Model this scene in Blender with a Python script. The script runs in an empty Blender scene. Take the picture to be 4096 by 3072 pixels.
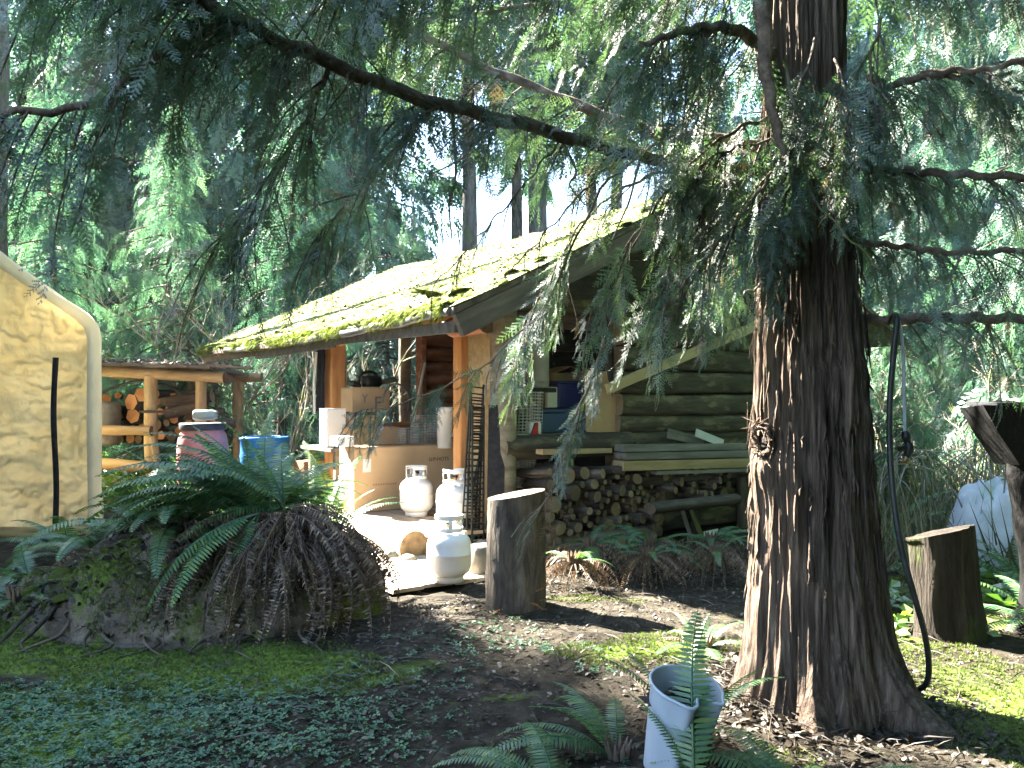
import bpy, math, random
import numpy as np
from mathutils import Vector, Matrix, Euler
R_ = math.radians
random.seed(7); rng = np.random.default_rng(11)
sc = bpy.context.scene
COL = sc.collection

# ---------------------------------------------------------------- camera, sky, sun, exposure
CAMZ, FPX, HZ = 1.3, 850.0, 400.0
cd = bpy.data.cameras.new('camera'); cam = bpy.data.objects.new('camera', cd); COL.objects.link(cam)
cam.location = (0, 0, CAMZ); cam.rotation_euler = (R_(90), 0, 0)
cd.sensor_width = 36; cd.lens = FPX/1024*36; cd.shift_y = (HZ-384)/1024
cd.clip_start = .05; cd.clip_end = 600
sc.camera = cam
SUN_AZ = Vector((-.80, .60, 0)).normalized(); SUN_EL = R_(39)
w = bpy.data.worlds.new('World'); sc.world = w; w.use_nodes = True
nt = w.node_tree; sky = nt.nodes.new('ShaderNodeTexSky'); sky.sky_type = 'NISHITA'; sky.sun_disc = False
sky.sun_elevation = SUN_EL; sky.sun_rotation = math.atan2(SUN_AZ.x, SUN_AZ.y)
sky.air_density = 1.0; sky.dust_density = .8; sky.ozone_density = 2.2
bg = nt.nodes['Background']; bg.inputs['Strength'].default_value = .058
nt.links.new(sky.outputs[0], bg.inputs[0])
sl = bpy.data.lights.new('sun', 'SUN'); so = bpy.data.objects.new('sun', sl); COL.objects.link(so)
sl.energy = 5.0; sl.angle = R_(.6); sl.color = (1, .93, .82)
sdir = Vector((SUN_AZ.x*math.cos(SUN_EL), SUN_AZ.y*math.cos(SUN_EL), math.sin(SUN_EL)))
so.rotation_euler = sdir.to_track_quat('Z', 'Y').to_euler(); so.location = sdir*40
sc.view_settings.view_transform = 'Standard'; sc.view_settings.look = 'None'
sc.view_settings.gamma = 1; sc.view_settings.use_curve_mapping = False
sc.view_settings.exposure = 4.3
cy = sc.cycles
cy.use_denoising = True; cy.max_bounces = 7; cy.diffuse_bounces = 4; cy.transmission_bounces = 4; cy.glossy_bounces = 3
cy.sample_clamp_indirect = 6; cy.caustics_reflective = False; cy.caustics_refractive = False
cy.use_adaptive_sampling = True; cy.adaptive_threshold = .02

def P(px, py, Y): return Vector(((px-512)/FPX*Y, Y, CAMZ-(py-HZ)/FPX*Y))
def G(px, py, z=0.0):
    Y = (CAMZ-z)*FPX/(py-HZ); return Vector(((px-512)/FPX*Y, Y, z))

# ---------------------------------------------------------------- noise
def _h(ix, iy, iz, s):
    n = (ix*374761393 + iy*668265263 + iz*2147483647 + s*1274126177) & 0xffffffff
    n = ((n ^ (n >> 13))*1274126177) & 0xffffffff
    return ((n ^ (n >> 16)) & 0xffff)/65535.0
def vnoise(p, s=0):
    p = np.asarray(p, float); i = np.floor(p).astype(np.int64); f = p-i; f = f*f*(3-2*f)
    r = 0
    for a in (0, 1):
        for b in (0, 1):
            for c in (0, 1):
                wgt = (f[:, 0] if a else 1-f[:, 0])*(f[:, 1] if b else 1-f[:, 1])*(f[:, 2] if c else 1-f[:, 2])
                r = r + wgt*_h(i[:, 0]+a, i[:, 1]+b, i[:, 2]+c, s)
    return r
def fbm(p, o=4, s=0):
    p = np.asarray(p, float); r = 0; a = .5; t = 0
    for k in range(o):
        r = r+a*vnoise(p*2**k, s+k); t += a; a *= .5
    return r/t*2-1
def ground_z(x, y):
    x = np.atleast_1d(np.asarray(x, float)); y = np.atleast_1d(np.asarray(y, float))
    q = np.stack([x, y, 0*x], 1)
    near = np.clip((16-np.hypot(x, y-3))/6, .3, 1)
    z = .045*fbm(q*.9, 3, 3)+.028*fbm(q*4.2, 3, 5)*near
    far = np.clip((np.hypot(x, y)-14)/20, 0, 1)
    return z+far*.5*fbm(q*.12, 2, 9)
def gz(x, y): return float(ground_z(x, y)[0])

# ---------------------------------------------------------------- materials
MATS = {}
def _nodes(name):
    m = bpy.data.materials.new(name); m.use_nodes = True; MATS[name] = m
    n = m.node_tree.nodes; n.clear(); return m, n, m.node_tree.links
def _coords(n, L, scale, kind='Object'):
    tc = n.new('ShaderNodeTexCoord'); mp = n.new('ShaderNodeMapping')
    mp.inputs['Scale'].default_value = scale; L.new(tc.outputs[kind], mp.inputs[0]); return mp.outputs[0]
def _noise(n, L, vec, scale=1, detail=6, rough=.6, dist=0):
    t = n.new('ShaderNodeTexNoise'); t.inputs['Scale'].default_value = scale; t.inputs['Detail'].default_value = detail
    t.inputs['Roughness'].default_value = rough; t.inputs['Distortion'].default_value = dist
    L.new(vec, t.inputs['Vector']); return t.outputs[0]
def _ramp(n, L, fac, stops):
    r = n.new('ShaderNodeValToRGB'); L.new(fac, r.inputs[0]); e = r.color_ramp.elements
    while len(e) < len(stops): e.new(.5)
    for k, (p, c) in enumerate(stops): e[k].position = p; e[k].color = (*c, 1)
    return r.outputs[0]
def _mix(n, L, fac, a, b, blend='MIX'):
    m = n.new('ShaderNodeMix'); m.data_type = 'RGBA'; m.blend_type = blend
    if hasattr(fac, 'is_linked'): L.new(fac, m.inputs[0])
    else: m.inputs[0].default_value = fac
    for i, v in ((6, a), (7, b)):
        if hasattr(v, 'is_linked'): L.new(v, m.inputs[i])
        else: m.inputs[i].default_value = (*v, 1)
    return m.outputs[2]
def mat(name, stops, scale=(3, 3, 3), rough=.8, bump=.3, bscale=(20, 20, 20), spec=.25, metal=0,
        spots=None, spot_scale=(2, 2, 2), spot_edge=(.55, .62), dist=.3, detail=6, vary=True, transl=None, bdist=.02):
    m, n, L = _nodes(name)
    out = n.new('ShaderNodeOutputMaterial'); b = n.new('ShaderNodeBsdfPrincipled')
    c = _ramp(n, L, _noise(n, L, _coords(n, L, scale), 1, detail, .62, dist), stops)
    if spots:
        f = _ramp(n, L, _noise(n, L, _coords(n, L, spot_scale), 1, 5, .6, .2), [(spot_edge[0], (0, 0, 0)), (spot_edge[1], (1, 1, 1))])
        c = _mix(n, L, f, c, spots)
    if vary:
        oi = n.new('ShaderNodeObjectInfo')
        c = _mix(n, L, 1.0, c, _ramp(n, L, oi.outputs['Random'], [(0, (.42, .41, .40)), (1, (1.15, 1.1, 1.02))] if vary == 'wide' else [(0, (.72, .72, .74)), (1, (1.12, 1.1, 1.05))]), 'MULTIPLY')
    L.new(c, b.inputs['Base Color'])
    b.inputs['Roughness'].default_value = rough; b.inputs['Metallic'].default_value = metal
    b.inputs['Specular IOR Level'].default_value = spec
    if bump:
        bn = n.new('ShaderNodeBump'); bn.inputs['Strength'].default_value = bump; bn.inputs['Distance'].default_value = bdist
        L.new(_noise(n, L, _coords(n, L, bscale), 1, 6, .65, .2), bn.inputs['Height']); L.new(bn.outputs[0], b.inputs['Normal'])
    sh = b.outputs[0]
    if transl:
        t = n.new('ShaderNodeBsdfTranslucent'); L.new(c, t.inputs[0]); ms = n.new('ShaderNodeMixShader'); ms.inputs[0].default_value = transl
        L.new(sh, ms.inputs[1]); L.new(t.outputs[0], ms.inputs[2]); sh = ms.outputs[0]
    L.new(sh, out.inputs[0]); return m
def leaf_mat(name, stops, transl=.38, tcol=(1.25, 1.3, .55), gloss=.10, rough=.38):
    m, n, L = _nodes(name)
    out = n.new('ShaderNodeOutputMaterial'); at = n.new('ShaderNodeAttribute'); at.attribute_name = 'tint'
    oi = n.new('ShaderNodeObjectInfo')
    c = _ramp(n, L, at.outputs['Fac'], stops)
    c = _mix(n, L, 1.0, c, _ramp(n, L, oi.outputs['Random'], [(0, (.75, .8, .85)), (1, (1.15, 1.1, 1.0))]), 'MULTIPLY')
    d = n.new('ShaderNodeBsdfDiffuse'); L.new(c, d.inputs[0])
    t = n.new('ShaderNodeBsdfTranslucent'); L.new(_mix(n, L, 1.0, c, tcol, 'MULTIPLY'), t.inputs[0])
    g = n.new('ShaderNodeBsdfGlossy'); g.inputs['Roughness'].default_value = rough
    a = n.new('ShaderNodeMixShader'); a.inputs[0].default_value = transl
    L.new(d.outputs[0], a.inputs[1]); L.new(t.outputs[0], a.inputs[2])
    e = n.new('ShaderNodeMixShader'); e.inputs[0].default_value = gloss
    L.new(a.outputs[0], e.inputs[1]); L.new(g.outputs[0], e.inputs[2]); L.new(e.outputs[0], out.inputs[0]); return m

leaf_mat('cedar', [(0, (.038, .080, .052)), (.5, (.070, .130, .090)), (.88, (.12, .19, .115)), (.93, (.11, .075, .05)), (1, (.15, .10, .07))], .36, (1.15, 1.25, .6), gloss=.09, rough=.55)
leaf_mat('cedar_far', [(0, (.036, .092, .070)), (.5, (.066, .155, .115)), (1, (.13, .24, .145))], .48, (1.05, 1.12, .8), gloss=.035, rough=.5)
leaf_mat('fern_green', [(0, (.045, .12, .045)), (.6, (.085, .19, .075)), (1, (.17, .26, .07))], .35, gloss=.06, rough=.45)
leaf_mat('fern_dead', [(0, (.07, .048, .032)), (.6, (.18, .12, .08)), (1, (.34, .245, .17))], .2, (1.1, 1, .8), .04, .6)
leaf_mat('fern_copper', [(0, (.30, .10, .03)), (.6, (.45, .17, .06)), (1, (.55, .26, .12))], .35, (1.2, 1, .6), .06, .5)
leaf_mat('ground_cover', [(0, (.03, .10, .05)), (.6, (.065, .165, .09)), (1, (.13, .23, .10))], .25, gloss=.045, rough=.5)
leaf_mat('litter', [(0, (.020, .015, .010)), (.6, (.050, .039, .028)), (.9, (.10, .08, .058)), (1, (.24, .20, .155))], .12, (1, 1, 1), .05, .6)
leaf_mat('moss_blade', [(0, (.085, .125, .02)), (.5, (.17, .22, .05)), (1, (.40, .41, .24))], .3, (1.1, 1.1, .6), .02, .8)
leaf_mat('dry_grass', [(0, (.05, .075, .03)), (.6, (.12, .12, .06)), (1, (.24, .20, .13))], .3, (1, 1, .9), .04, .6)
leaf_mat('bramble_leaf', [(0, (.05, .12, .03)), (.6, (.09, .19, .05)), (1, (.18, .28, .06))], .4)

mat('bark_cedar', [(.30, (.035, .025, .018)), (.45, (.105, .075, .054)), (.58, (.18, .13, .095)), (.75, (.31, .24, .185))], (40, 40, 2.0), .88, 1.0, (85, 85, 4.5), dist=.6, vary=False,
    spots=(.10, .115, .055), spot_scale=(3.2, 3.2, 1.3), spot_edge=(.60, .78), bdist=.03)
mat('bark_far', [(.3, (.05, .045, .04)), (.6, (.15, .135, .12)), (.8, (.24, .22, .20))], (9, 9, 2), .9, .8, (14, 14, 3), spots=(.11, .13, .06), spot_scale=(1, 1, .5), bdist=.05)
mat('branch_bark', [(.3, (.06, .044, .034)), (.55, (.17, .125, .095)), (.75, (.32, .26, .21))], (16, 16, 16), .85, .7, (40, 40, 40), spots=(.22, .26, .2), spot_scale=(9, 9, 9), spot_edge=(.56, .66))
mat('twig_pale', [(.3, (.20, .17, .14)), (.7, (.42, .39, .34))], (12, 12, 12), .8, .3, spots=(.20, .22, .06), spot_scale=(6, 6, 6), spot_edge=(.5, .6))
mat('log_grey', [(.3, (.024, .020, .014)), (.5, (.055, .046, .030)), (.72, (.105, .088, .056))], (2.2, 14, 14), .85, .5, (4, 40, 40), spots=(.15, .122, .075), spot_scale=(2.3, 6, 6), spot_edge=(.58, .66))
mat('log_red', [(.3, (.17, .062, .030)), (.55, (.36, .15, .075)), (.75, (.50, .24, .13))], (3, 12, 12), .8, .5, (5, 40, 40), spots=(.42, .22, .13), spot_scale=(3, 8, 8))
mat('wood_warm', [(.3, (.34, .145, .050)), (.55, (.52, .25, .09)), (.75, (.62, .34, .14))], (9, 9, 1.6), .7, .3, (40, 40, 5))
mat('wood_warm_x', [(.3, (.34, .145, .050)), (.55, (.52, .25, .09)), (.75, (.62, .34, .14))], (1.6, 9, 9), .7, .3, (5, 40, 40))
mat('post_grey', [(.3, (.10, .085, .062)), (.55, (.19, .165, .12)), (.75, (.28, .245, .18))], (12, 12, 1.5), .85, .45, (40, 40, 5))
mat('sill_log', [(.3, (.27, .24, .20)), (.55, (.42, .38, .33)), (.75, (.52, .47, .40))], (10, 2, 10), .85, .6, (30, 8, 30), spots=(.50, .40, .22), spot_scale=(2, 2, 2), spot_edge=(.62, .7))
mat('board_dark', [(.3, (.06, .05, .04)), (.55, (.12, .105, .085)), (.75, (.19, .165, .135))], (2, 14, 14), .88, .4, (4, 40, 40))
mat('char_and_shade', [(.4, (.003, .003, .003)), (.7, (.009, .008, .007))], (9, 9, 5), .9, .8, (20, 20, 8), vary=False)  # near-black shared by the burnt wood and the painted shade of the knot
mat('board_fresh', [(.3, (.42, .30, .15)), (.55, (.56, .42, .22)), (.75, (.64, .50, .29))], (2, 14, 14), .75, .25, (4, 40, 40))
mat('board_pale', [(.3, (.27, .19, .095)), (.55, (.40, .29, .15)), (.75, (.50, .375, .21))], (2, 14, 14), .75, .25, (4, 40, 40))
mat('board_grey', [(.3, (.11, .098, .08)), (.55, (.20, .18, .15)), (.75, (.29, .265, .225))], (2, 14, 14), .85, .4, (4, 40, 40))
mat('plank_step', [(.3, (.40, .34, .27)), (.55, (.55, .48, .40)), (.75, (.62, .56, .48))], (8, 1.5, 8), .85, .3, (30, 5, 30), spots=(.16, .12, .09), spot_scale=(6, 6, 6), spot_edge=(.60, .68))
mat('cut_end', [(.3, (.14, .098, .06)), (.55, (.25, .185, .115)), (.75, (.34, .26, .165))], (9, 9, 9), .85, .4, (30, 30, 30), vary='wide', spots=(.12, .085, .055), spot_scale=(14, 14, 14), spot_edge=(.56, .66))
mat('wood_orange', [(.3, (.34, .15, .06)), (.55, (.52, .27, .12)), (.75, (.62, .38, .2))], (6, 6, 6), .8, .4)
mat('fire_bark', [(.3, (.045, .037, .03)), (.55, (.115, .095, .078)), (.75, (.21, .185, .155))], (3, 14, 14), .9, .7, (6, 40, 40), vary='wide')
mat('soil', [(.3, (.022, .016, .012)), (.5, (.055, .040, .030)), (.72, (.11, .082, .06))], (5, 5, 5), .95, .8, (26, 26, 26), vary=False, detail=10)
mat('mound_soil', [(.3, (.04, .03, .022)), (.5, (.125, .098, .072)), (.72, (.27, .22, .17))], (5, 5, 5), .95, .9, (22, 22, 22), spots=(.115, .155, .025), spot_scale=(3.0, 3.0, 3.0), spot_edge=(.52, .62), vary=False, detail=10, bdist=.04)
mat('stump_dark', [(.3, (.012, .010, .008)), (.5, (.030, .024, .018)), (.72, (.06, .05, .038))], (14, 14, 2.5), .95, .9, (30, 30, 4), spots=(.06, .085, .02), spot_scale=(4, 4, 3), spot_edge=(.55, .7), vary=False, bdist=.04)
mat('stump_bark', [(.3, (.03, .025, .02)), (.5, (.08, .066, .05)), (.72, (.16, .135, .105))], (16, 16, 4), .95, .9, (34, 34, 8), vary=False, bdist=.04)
mat('tarp_cream', [(.35, (.74, .62, .38)), (.65, (.86, .76, .50))], (1.5, 1.5, 1.5), .5, 1.0, (14, 14, 9), spec=.3, vary=False, transl=.58, bdist=.14, spots=(.70, .58, .34), spot_scale=(4, 4, 2.2), spot_edge=(.45, .68))
mat('tarp_hem', [(.35, (.66, .58, .43)), (.65, (.76, .68, .52))], (2, 2, 2), .5, .4, (14, 14, 6), spec=.3, vary=False, transl=.25, bdist=.03)
mat('black_rubber', [(.4, (.012, .014, .014)), (.7, (.03, .034, .034))], (20, 20, 20), .5, .1, spec=.4)
mat('black_cloth', [(.4, (.012, .012, .016)), (.7, (.03, .03, .036))], (20, 20, 20), .9, .2)
mat('cardboard', [(.3, (.45, .30, .165)), (.6, (.53, .365, .205)), (.8, (.59, .42, .25))], (2.5, 2.5, 2.5), .85, .12, (60, 60, 60), vary=False)
mat('cardboard_dull', [(.3, (.33, .20, .11)), (.6, (.42, .27, .15)), (.8, (.48, .31, .18))], (2.5, 2.5, 2.5), .85, .12, (60, 60, 60))
mat('white_paint', [(.3, (.66, .66, .65)), (.6, (.78, .78, .76)), (.8, (.82, .82, .80))], (3, 3, 3), .42, .06, (30, 30, 30), spec=.45, spots=(.50, .44, .36), spot_scale=(9, 9, 5), spot_edge=(.70, .76), vary=False)
mat('paper_white', [(.4, (.70, .70, .68)), (.7, (.80, .80, .78))], (4, 4, 4), .7, 0)
mat('foam_white', [(.4, (.76, .76, .74)), (.7, (.84, .84, .82))], (6, 6, 6), .8, .2)
mat('ink', [(.4, (.03, .025, .02)), (.7, (.06, .05, .04))], (30, 30, 30), .8, 0)
mat('green_ink', [(.4, (.05, .40, .22)), (.7, (.07, .45, .25))], (30, 30, 30), .7, 0)
mat('red_print', [(.4, (.45, .02, .02)), (.7, (.55, .03, .03))], (10, 10, 10), .6, 0)
mat('brass', [(.4, (.35, .25, .12)), (.7, (.5, .38, .2))], (20, 20, 20), .4, .1, metal=.8)
mat('steel', [(.4, (.45, .45, .45)), (.7, (.62, .62, .62))], (20, 20, 20), .3, .05, metal=.9)
mat('steel_dull', [(.4, (.17, .17, .165)), (.7, (.28, .28, .27))], (8, 8, 8), .55, .1, metal=.2)
mat('grey_can', [(.4, (.22, .21, .20)), (.7, (.30, .285, .27))], (6, 6, 6), .6, .1)
mat('plastic_blue', [(.4, (.012, .13, .46)), (.7, (.02, .18, .56))], (4, 4, 4), .45, .05, spec=.4, vary=False)
mat('plastic_navy', [(.4, (.012, .018, .10)), (.7, (.02, .03, .15))], (4, 4, 4), .5, .05, spec=.4, vary=False)
mat('plastic_slate', [(.4, (.025, .055, .14)), (.7, (.035, .075, .18))], (4, 4, 4), .5, .05, spec=.4, vary=False)
mat('plastic_red', [(.4, (.56, .17, .17)), (.7, (.66, .26, .25))], (4, 4, 4), .38, .05, spec=.5, vary=False)
mat('lid_black', [(.4, (.03, .03, .035)), (.7, (.05, .05, .06))], (6, 6, 6), .5, .05, vary=False)
mat('plastic_cloudy', [(.3, (.44, .50, .58)), (.6, (.53, .58, .65)), (.8, (.60, .64, .70))], (4, 4, 4), .28, .1, (20, 20, 20), spec=.5, vary=False, transl=.25, spots=(.22, .2, .17), spot_scale=(7, 7, 4), spot_edge=(.62, .72))
mat('jar_dull', [(.3, (.30, .30, .24)), (.7, (.45, .45, .38))], (9, 9, 9), .25, .1, spec=.5, vary=False)
mat('yellow_tag', [(.4, (.7, .45, .02)), (.7, (.75, .5, .04))], (6, 6, 6), .6, 0)
mat('rock', [(.3, (.13, .125, .11)), (.55, (.24, .235, .21)), (.75, (.36, .35, .32))], (7, 7, 7), .9, .5, spots=(.16, .18, .05), spot_scale=(5, 5, 5), spot_edge=(.6, .7))
mat('tarp_white', [(.4, (.50, .56, .62)), (.7, (.66, .70, .74))], (4, 4, 4), .5, .5, (8, 8, 8), transl=.25, vary=False)
mat('roof_board', [(.3, (.05, .042, .035)), (.55, (.12, .10, .085)), (.75, (.2, .17, .145))], (10, 2, 10), .9, .5, (30, 6, 30))
mat('moss_roof', [(.30, (.13, .105, .075)), (.40, (.30, .27, .19)), (.48, (.15, .20, .05)), (.58, (.26, .32, .10)), (.68, (.42, .44, .25)), (.80, (.55, .53, .40))], (2.6, 2.6, 2.6), .95, 1.0, (34, 34, 34), vary=False, detail=12, dist=.2, bdist=.03,
    spots=(.13, .085, .06), spot_scale=(3.5, 1.2, 3.5), spot_edge=(.56, .66))
mat('moss_cushion', [(.3, (.08, .11, .015)), (.55, (.14, .18, .025)), (.8, (.24, .26, .06))], (9, 9, 9), .98, 1.0, (70, 70, 70), vary=True, detail=8, bdist=.02)
mat('eave_plastic', [(.4, (.05, .05, .055)), (.7, (.10, .10, .105))], (6, 6, 6), .32, .25, (9, 9, 9), spec=.5)
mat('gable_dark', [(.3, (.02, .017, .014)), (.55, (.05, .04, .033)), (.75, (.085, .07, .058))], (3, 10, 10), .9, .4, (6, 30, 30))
def ground_material():
    m, n, L = _nodes('forest_floor')
    out = n.new('ShaderNodeOutputMaterial'); b = n.new('ShaderNodeBsdfPrincipled')
    base = _ramp(n, L, _noise(n, L, _coords(n, L, (7, 7, 7)), 1, 12, .7, .3), [(.32, (.011, .009, .006)), (.48, (.030, .025, .017)), (.6, (.055, .046, .032)), (.74, (.10, .086, .064))])
    moss = _ramp(n, L, _noise(n, L, _coords(n, L, (9, 9, 9)), 1, 8, .7), [(.3, (.065, .105, .014)), (.55, (.125, .185, .026)), (.8, (.20, .26, .05))])
    at = n.new('ShaderNodeAttribute'); at.attribute_name = 'moss'
    f = _noise(n, L, _coords(n, L, (2.6, 2.6, 2.6)), 1, 8, .65)
    s = n.new('ShaderNodeMath'); s.operation = 'ADD'; L.new(at.outputs['Fac'], s.inputs[0]); L.new(f, s.inputs[1])
    mask = _ramp(n, L, s.outputs[0], [(.93, (0, 0, 0)), (1.0, (1, 1, 1))])
    sx = n.new('ShaderNodeMath'); sx.operation = 'MULTIPLY'; L.new(s.outputs[0], sx.inputs[0]); sx.inputs[1].default_value = .8
    mask = _ramp(n, L, sx.outputs[0], [(.70, (0, 0, 0)), (.84, (1, 1, 1))])
    L.new(_mix(n, L, mask, base, moss), b.inputs['Base Color'])
    b.inputs['Roughness'].default_value = .95; b.inputs['Specular IOR Level'].default_value = .15
    bn = n.new('ShaderNodeBump'); bn.inputs['Strength'].default_value = .9; bn.inputs['Distance'].default_value = .03
    L.new(_noise(n, L, _coords(n, L, (24, 24, 24)), 1, 9, .7), bn.inputs['Height']); L.new(bn.outputs[0], b.inputs['Normal'])
    L.new(b.outputs[0], out.inputs[0])
ground_material()

# ---------------------------------------------------------------- mesh helpers
class MB:
    def __init__(s): s.V = []; s.F = []; s.M = []; s.T = []; s.n = 0
    def add(s, V, F, m=0, tint=None):
        V = np.asarray(V, float).reshape(-1, 3); s.V.append(V); off = s.n
        for f in (F if isinstance(F, list) and len(F) and isinstance(F[0], np.ndarray) and F[0].ndim == 2 else [F]):
            if isinstance(f, np.ndarray) and f.ndim == 2: s.F.append(f+off); s.M.append(np.full(len(f), m))
            else:
                for q in f: s.F.append(np.array([q])+off); s.M.append(np.array([m]))
        s.T.append(np.full(len(V), .5) if tint is None else np.broadcast_to(np.asarray(tint, float), (len(V),)))
        s.n += len(V); return s
    def mesh(s, name, mats, smooth=True, tint=True):
        me = bpy.data.meshes.new(name)
        V = np.concatenate(s.V); me.vertices.add(len(V)); me.vertices.foreach_set('co', V.astype(np.float32).ravel())
        lv = np.concatenate([f.ravel() for f in s.F]).astype(np.int32)
        sz = np.concatenate([np.full(len(f), f.shape[1]) for f in s.F]).astype(np.int32)
        st = np.concatenate([[0], np.cumsum(sz)[:-1]]).astype(np.int32)
        me.loops.add(len(lv)); me.loops.foreach_set('vertex_index', lv)
        me.polygons.add(len(sz)); me.polygons.foreach_set('loop_start', st); me.polygons.foreach_set('loop_total', sz)
        me.polygons.foreach_set('material_index', np.concatenate(s.M).astype(np.int32))
        me.polygons.foreach_set('use_smooth', np.full(len(sz), bool(smooth)))
        if tint:
            a = me.attributes.new('tint', 'FLOAT', 'POINT'); a.data.foreach_set('value', np.concatenate(s.T).astype(np.float32))
        for m in ([mats] if isinstance(mats, str) else mats): me.materials.append(MATS[m])
        me.update(calc_edges=True); return me
    def build(s, name, mats, parent=None, smooth=True, loc=None, rot=None, kind=None):
        return link(name, s.mesh(name, mats, smooth), parent, loc, rot, kind)
def link(name, me, parent=None, loc=None, rot=None, kind=None, scale=None):
    o = bpy.data.objects.new(name, me); COL.objects.link(o)
    if parent: o.parent = parent
    if loc is not None: o.location = loc
    if rot is not None: o.rotation_euler = rot
    if scale is not None: o.scale = scale
    if kind: o['kind'] = kind
    return o
def tag(o, label, cat, group=None):
    o['label'] = label; o['category'] = cat
    if group: o['group'] = group
    return o
def thing(name, label, cat, loc=(0, 0, 0), rz=0, group=None):
    o = bpy.data.objects.new(name, None); COL.objects.link(o); o.location = loc; o.rotation_euler = (0, 0, rz); o.empty_display_size = .1
    return tag(o, label, cat, group)

BOXF = np.array([[0, 3, 2, 1], [4, 5, 6, 7], [0, 1, 5, 4], [1, 2, 6, 5], [2, 3, 7, 6], [3, 0, 4, 7]])
def box(mb, c, s, rot=None, m=0, jit=0, tint=None):
    x, y, z = s[0]/2, s[1]/2, s[2]/2
    V = np.array([[-x, -y, -z], [x, -y, -z], [x, y, -z], [-x, y, -z], [-x, -y, z], [x, -y, z], [x, y, z], [-x, y, z]])
    if jit: V = V+rng.uniform(-jit, jit, V.shape)
    if rot is not None: V = V @ np.array(Euler(rot).to_matrix()).T
    return mb.add(V+np.array(c), BOXF, m, tint)
def bbox_(mb, c, s, bev=.01, rot=None, m=0):
    """box with chamfered vertical and horizontal edges"""
    x, y, z = s[0]/2, s[1]/2, s[2]/2; b = min(bev, x*.45, y*.45, z*.45)
    ring = lambda i, zz: [(-x+i, -y+b, zz), (-x+b, -y+i, zz), (x-b, -y+i, zz), (x-i, -y+b, zz), (x-i, y-b, zz), (x-b, y-i, zz), (-x+b, y-i, zz), (-x+i, y-b, zz)]
    V = np.array(ring(b, -z)+ring(0, -z+b)+ring(0, z-b)+ring(b, z))
    F = [[k+8*r, (k+1) % 8+8*r, (k+1) % 8+8*r+8, k+8*r+8] for r in range(3) for k in range(8)]
    if rot is not None: V = V @ np.array(Euler(rot).to_matrix()).T
    V = V+np.array(c); n0 = mb.n
    mb.add(V, np.array(F), m)
    mb.F.append(np.array([[7, 6, 5, 4, 3, 2, 1, 0]])+n0); mb.M.append(np.array([m]))
    mb.F.append(np.array([[24, 25, 26, 27, 28, 29, 30, 31]])+n0); mb.M.append(np.array([m]))
    return mb
def tube(mb, pts, rad, n=8, m=0, mcap=None, caps=True, noise=0, nsc=6, seed=0, tint=None, flat=1.0, sq=0):
    pts = np.asarray([tuple(p) for p in pts], float); k = len(pts)
    rad = np.broadcast_to(np.asarray(rad, float), (k,))
    T = np.gradient(pts, axis=0); T /= np.linalg.norm(T, axis=1)[:, None]+1e-9
    ref = np.array([0, 0, 1.]) if abs(T[:, 2]).mean() < .8 else np.array([1., 0, 0])
    A = np.cross(T, ref); A /= np.linalg.norm(A, axis=1)[:, None]+1e-9; B = np.cross(T, A)
    a = np.linspace(0, 2*math.pi, n, endpoint=False)
    D = A[:, None]*np.cos(a)[None, :, None]+B[:, None]*np.sin(a)[None, :, None]*flat
    r = rad[:, None]*np.ones((1, n))
    if sq: r = r*((np.abs(np.cos(a))**sq+np.abs(np.sin(a))**sq)**(-1/sq))[None]
    if noise:
        q = (pts[:, None]+D*rad[:, None, None]).reshape(-1, 3)
        r = r*(1+noise*fbm(q*nsc+seed*7.1, 3, seed).reshape(k, n))
    V = (pts[:, None]+D*r[..., None]).reshape(-1, 3)
    i = np.arange(k-1)[:, None]*n; j = np.arange(n)[None]; j2 = (j+1) % n
    F = np.stack([i+j, i+n+j, i+n+j2, i+j2], -1).reshape(-1, 4)[:, ::-1]
    n0 = mb.n; mb.add(V, F, m, tint)
    if caps:
        mc = m if mcap is None else mcap
        # separate cap vertices so ends stay crisp
        for idx, rev in ((0, False), (k-1, True)):
            ring = V[idx*n:(idx+1)*n]; c = ring.mean(0, keepdims=True)
            f = np.array([[n, q, (q+1) % n] for q in range(n)])
            mb.add(np.concatenate([ring, c]), f if rev is False else f[:, ::-1], mc, tint)
    return mb
def lathe(mb, prof, n=24, m=0, c=(0, 0, 0), tint=None):
    prof = np.asarray(prof, float); k = len(prof); a = np.linspace(0, 2*math.pi, n, endpoint=False)
    V = np.stack([prof[:, 0:1]*np.cos(a), prof[:, 0:1]*np.sin(a), np.repeat(prof[:, 1:2], n, 1)], -1).reshape(-1, 3)+np.array(c)
    i = np.arange(k-1)[:, None]*n; j = np.arange(n)[None]; j2 = (j+1) % n
    return mb.add(V, np.stack([i+j, i+j2, i+n+j2, i+n+j], -1).reshape(-1, 4), m, tint)
def grid(mb, X, Y, Z, m=0, tint=None, flip=False):
    a, b = X.shape; V = np.stack([X, Y, Z], -1).reshape(-1, 3)
    i = np.arange(a-1)[:, None]*b; j = np.arange(b-1)[None]
    F = np.stack([i+j, i+b+j, i+b+j+1, i+j+1], -1).reshape(-1, 4)
    return mb.add(V, F[:, ::-1] if flip else F, m, tint)
def curve_pts(pts, n):
    """Catmull-Rom resample"""
    p = np.asarray([tuple(q) for q in pts], float); p = np.vstack([2*p[0]-p[1], p, 2*p[-1]-p[-2]]); k = len(p)-3
    t = np.linspace(0, k-1e-6, n); i = t.astype(int); f = (t-i)[:, None]
    a, b, c, d = p[i], p[i+1], p[i+2], p[i+3]
    return .5*(2*b+(c-a)*f+(2*a-5*b+4*c-d)*f**2+(3*b-a-3*c+d)*f**3)
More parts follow.
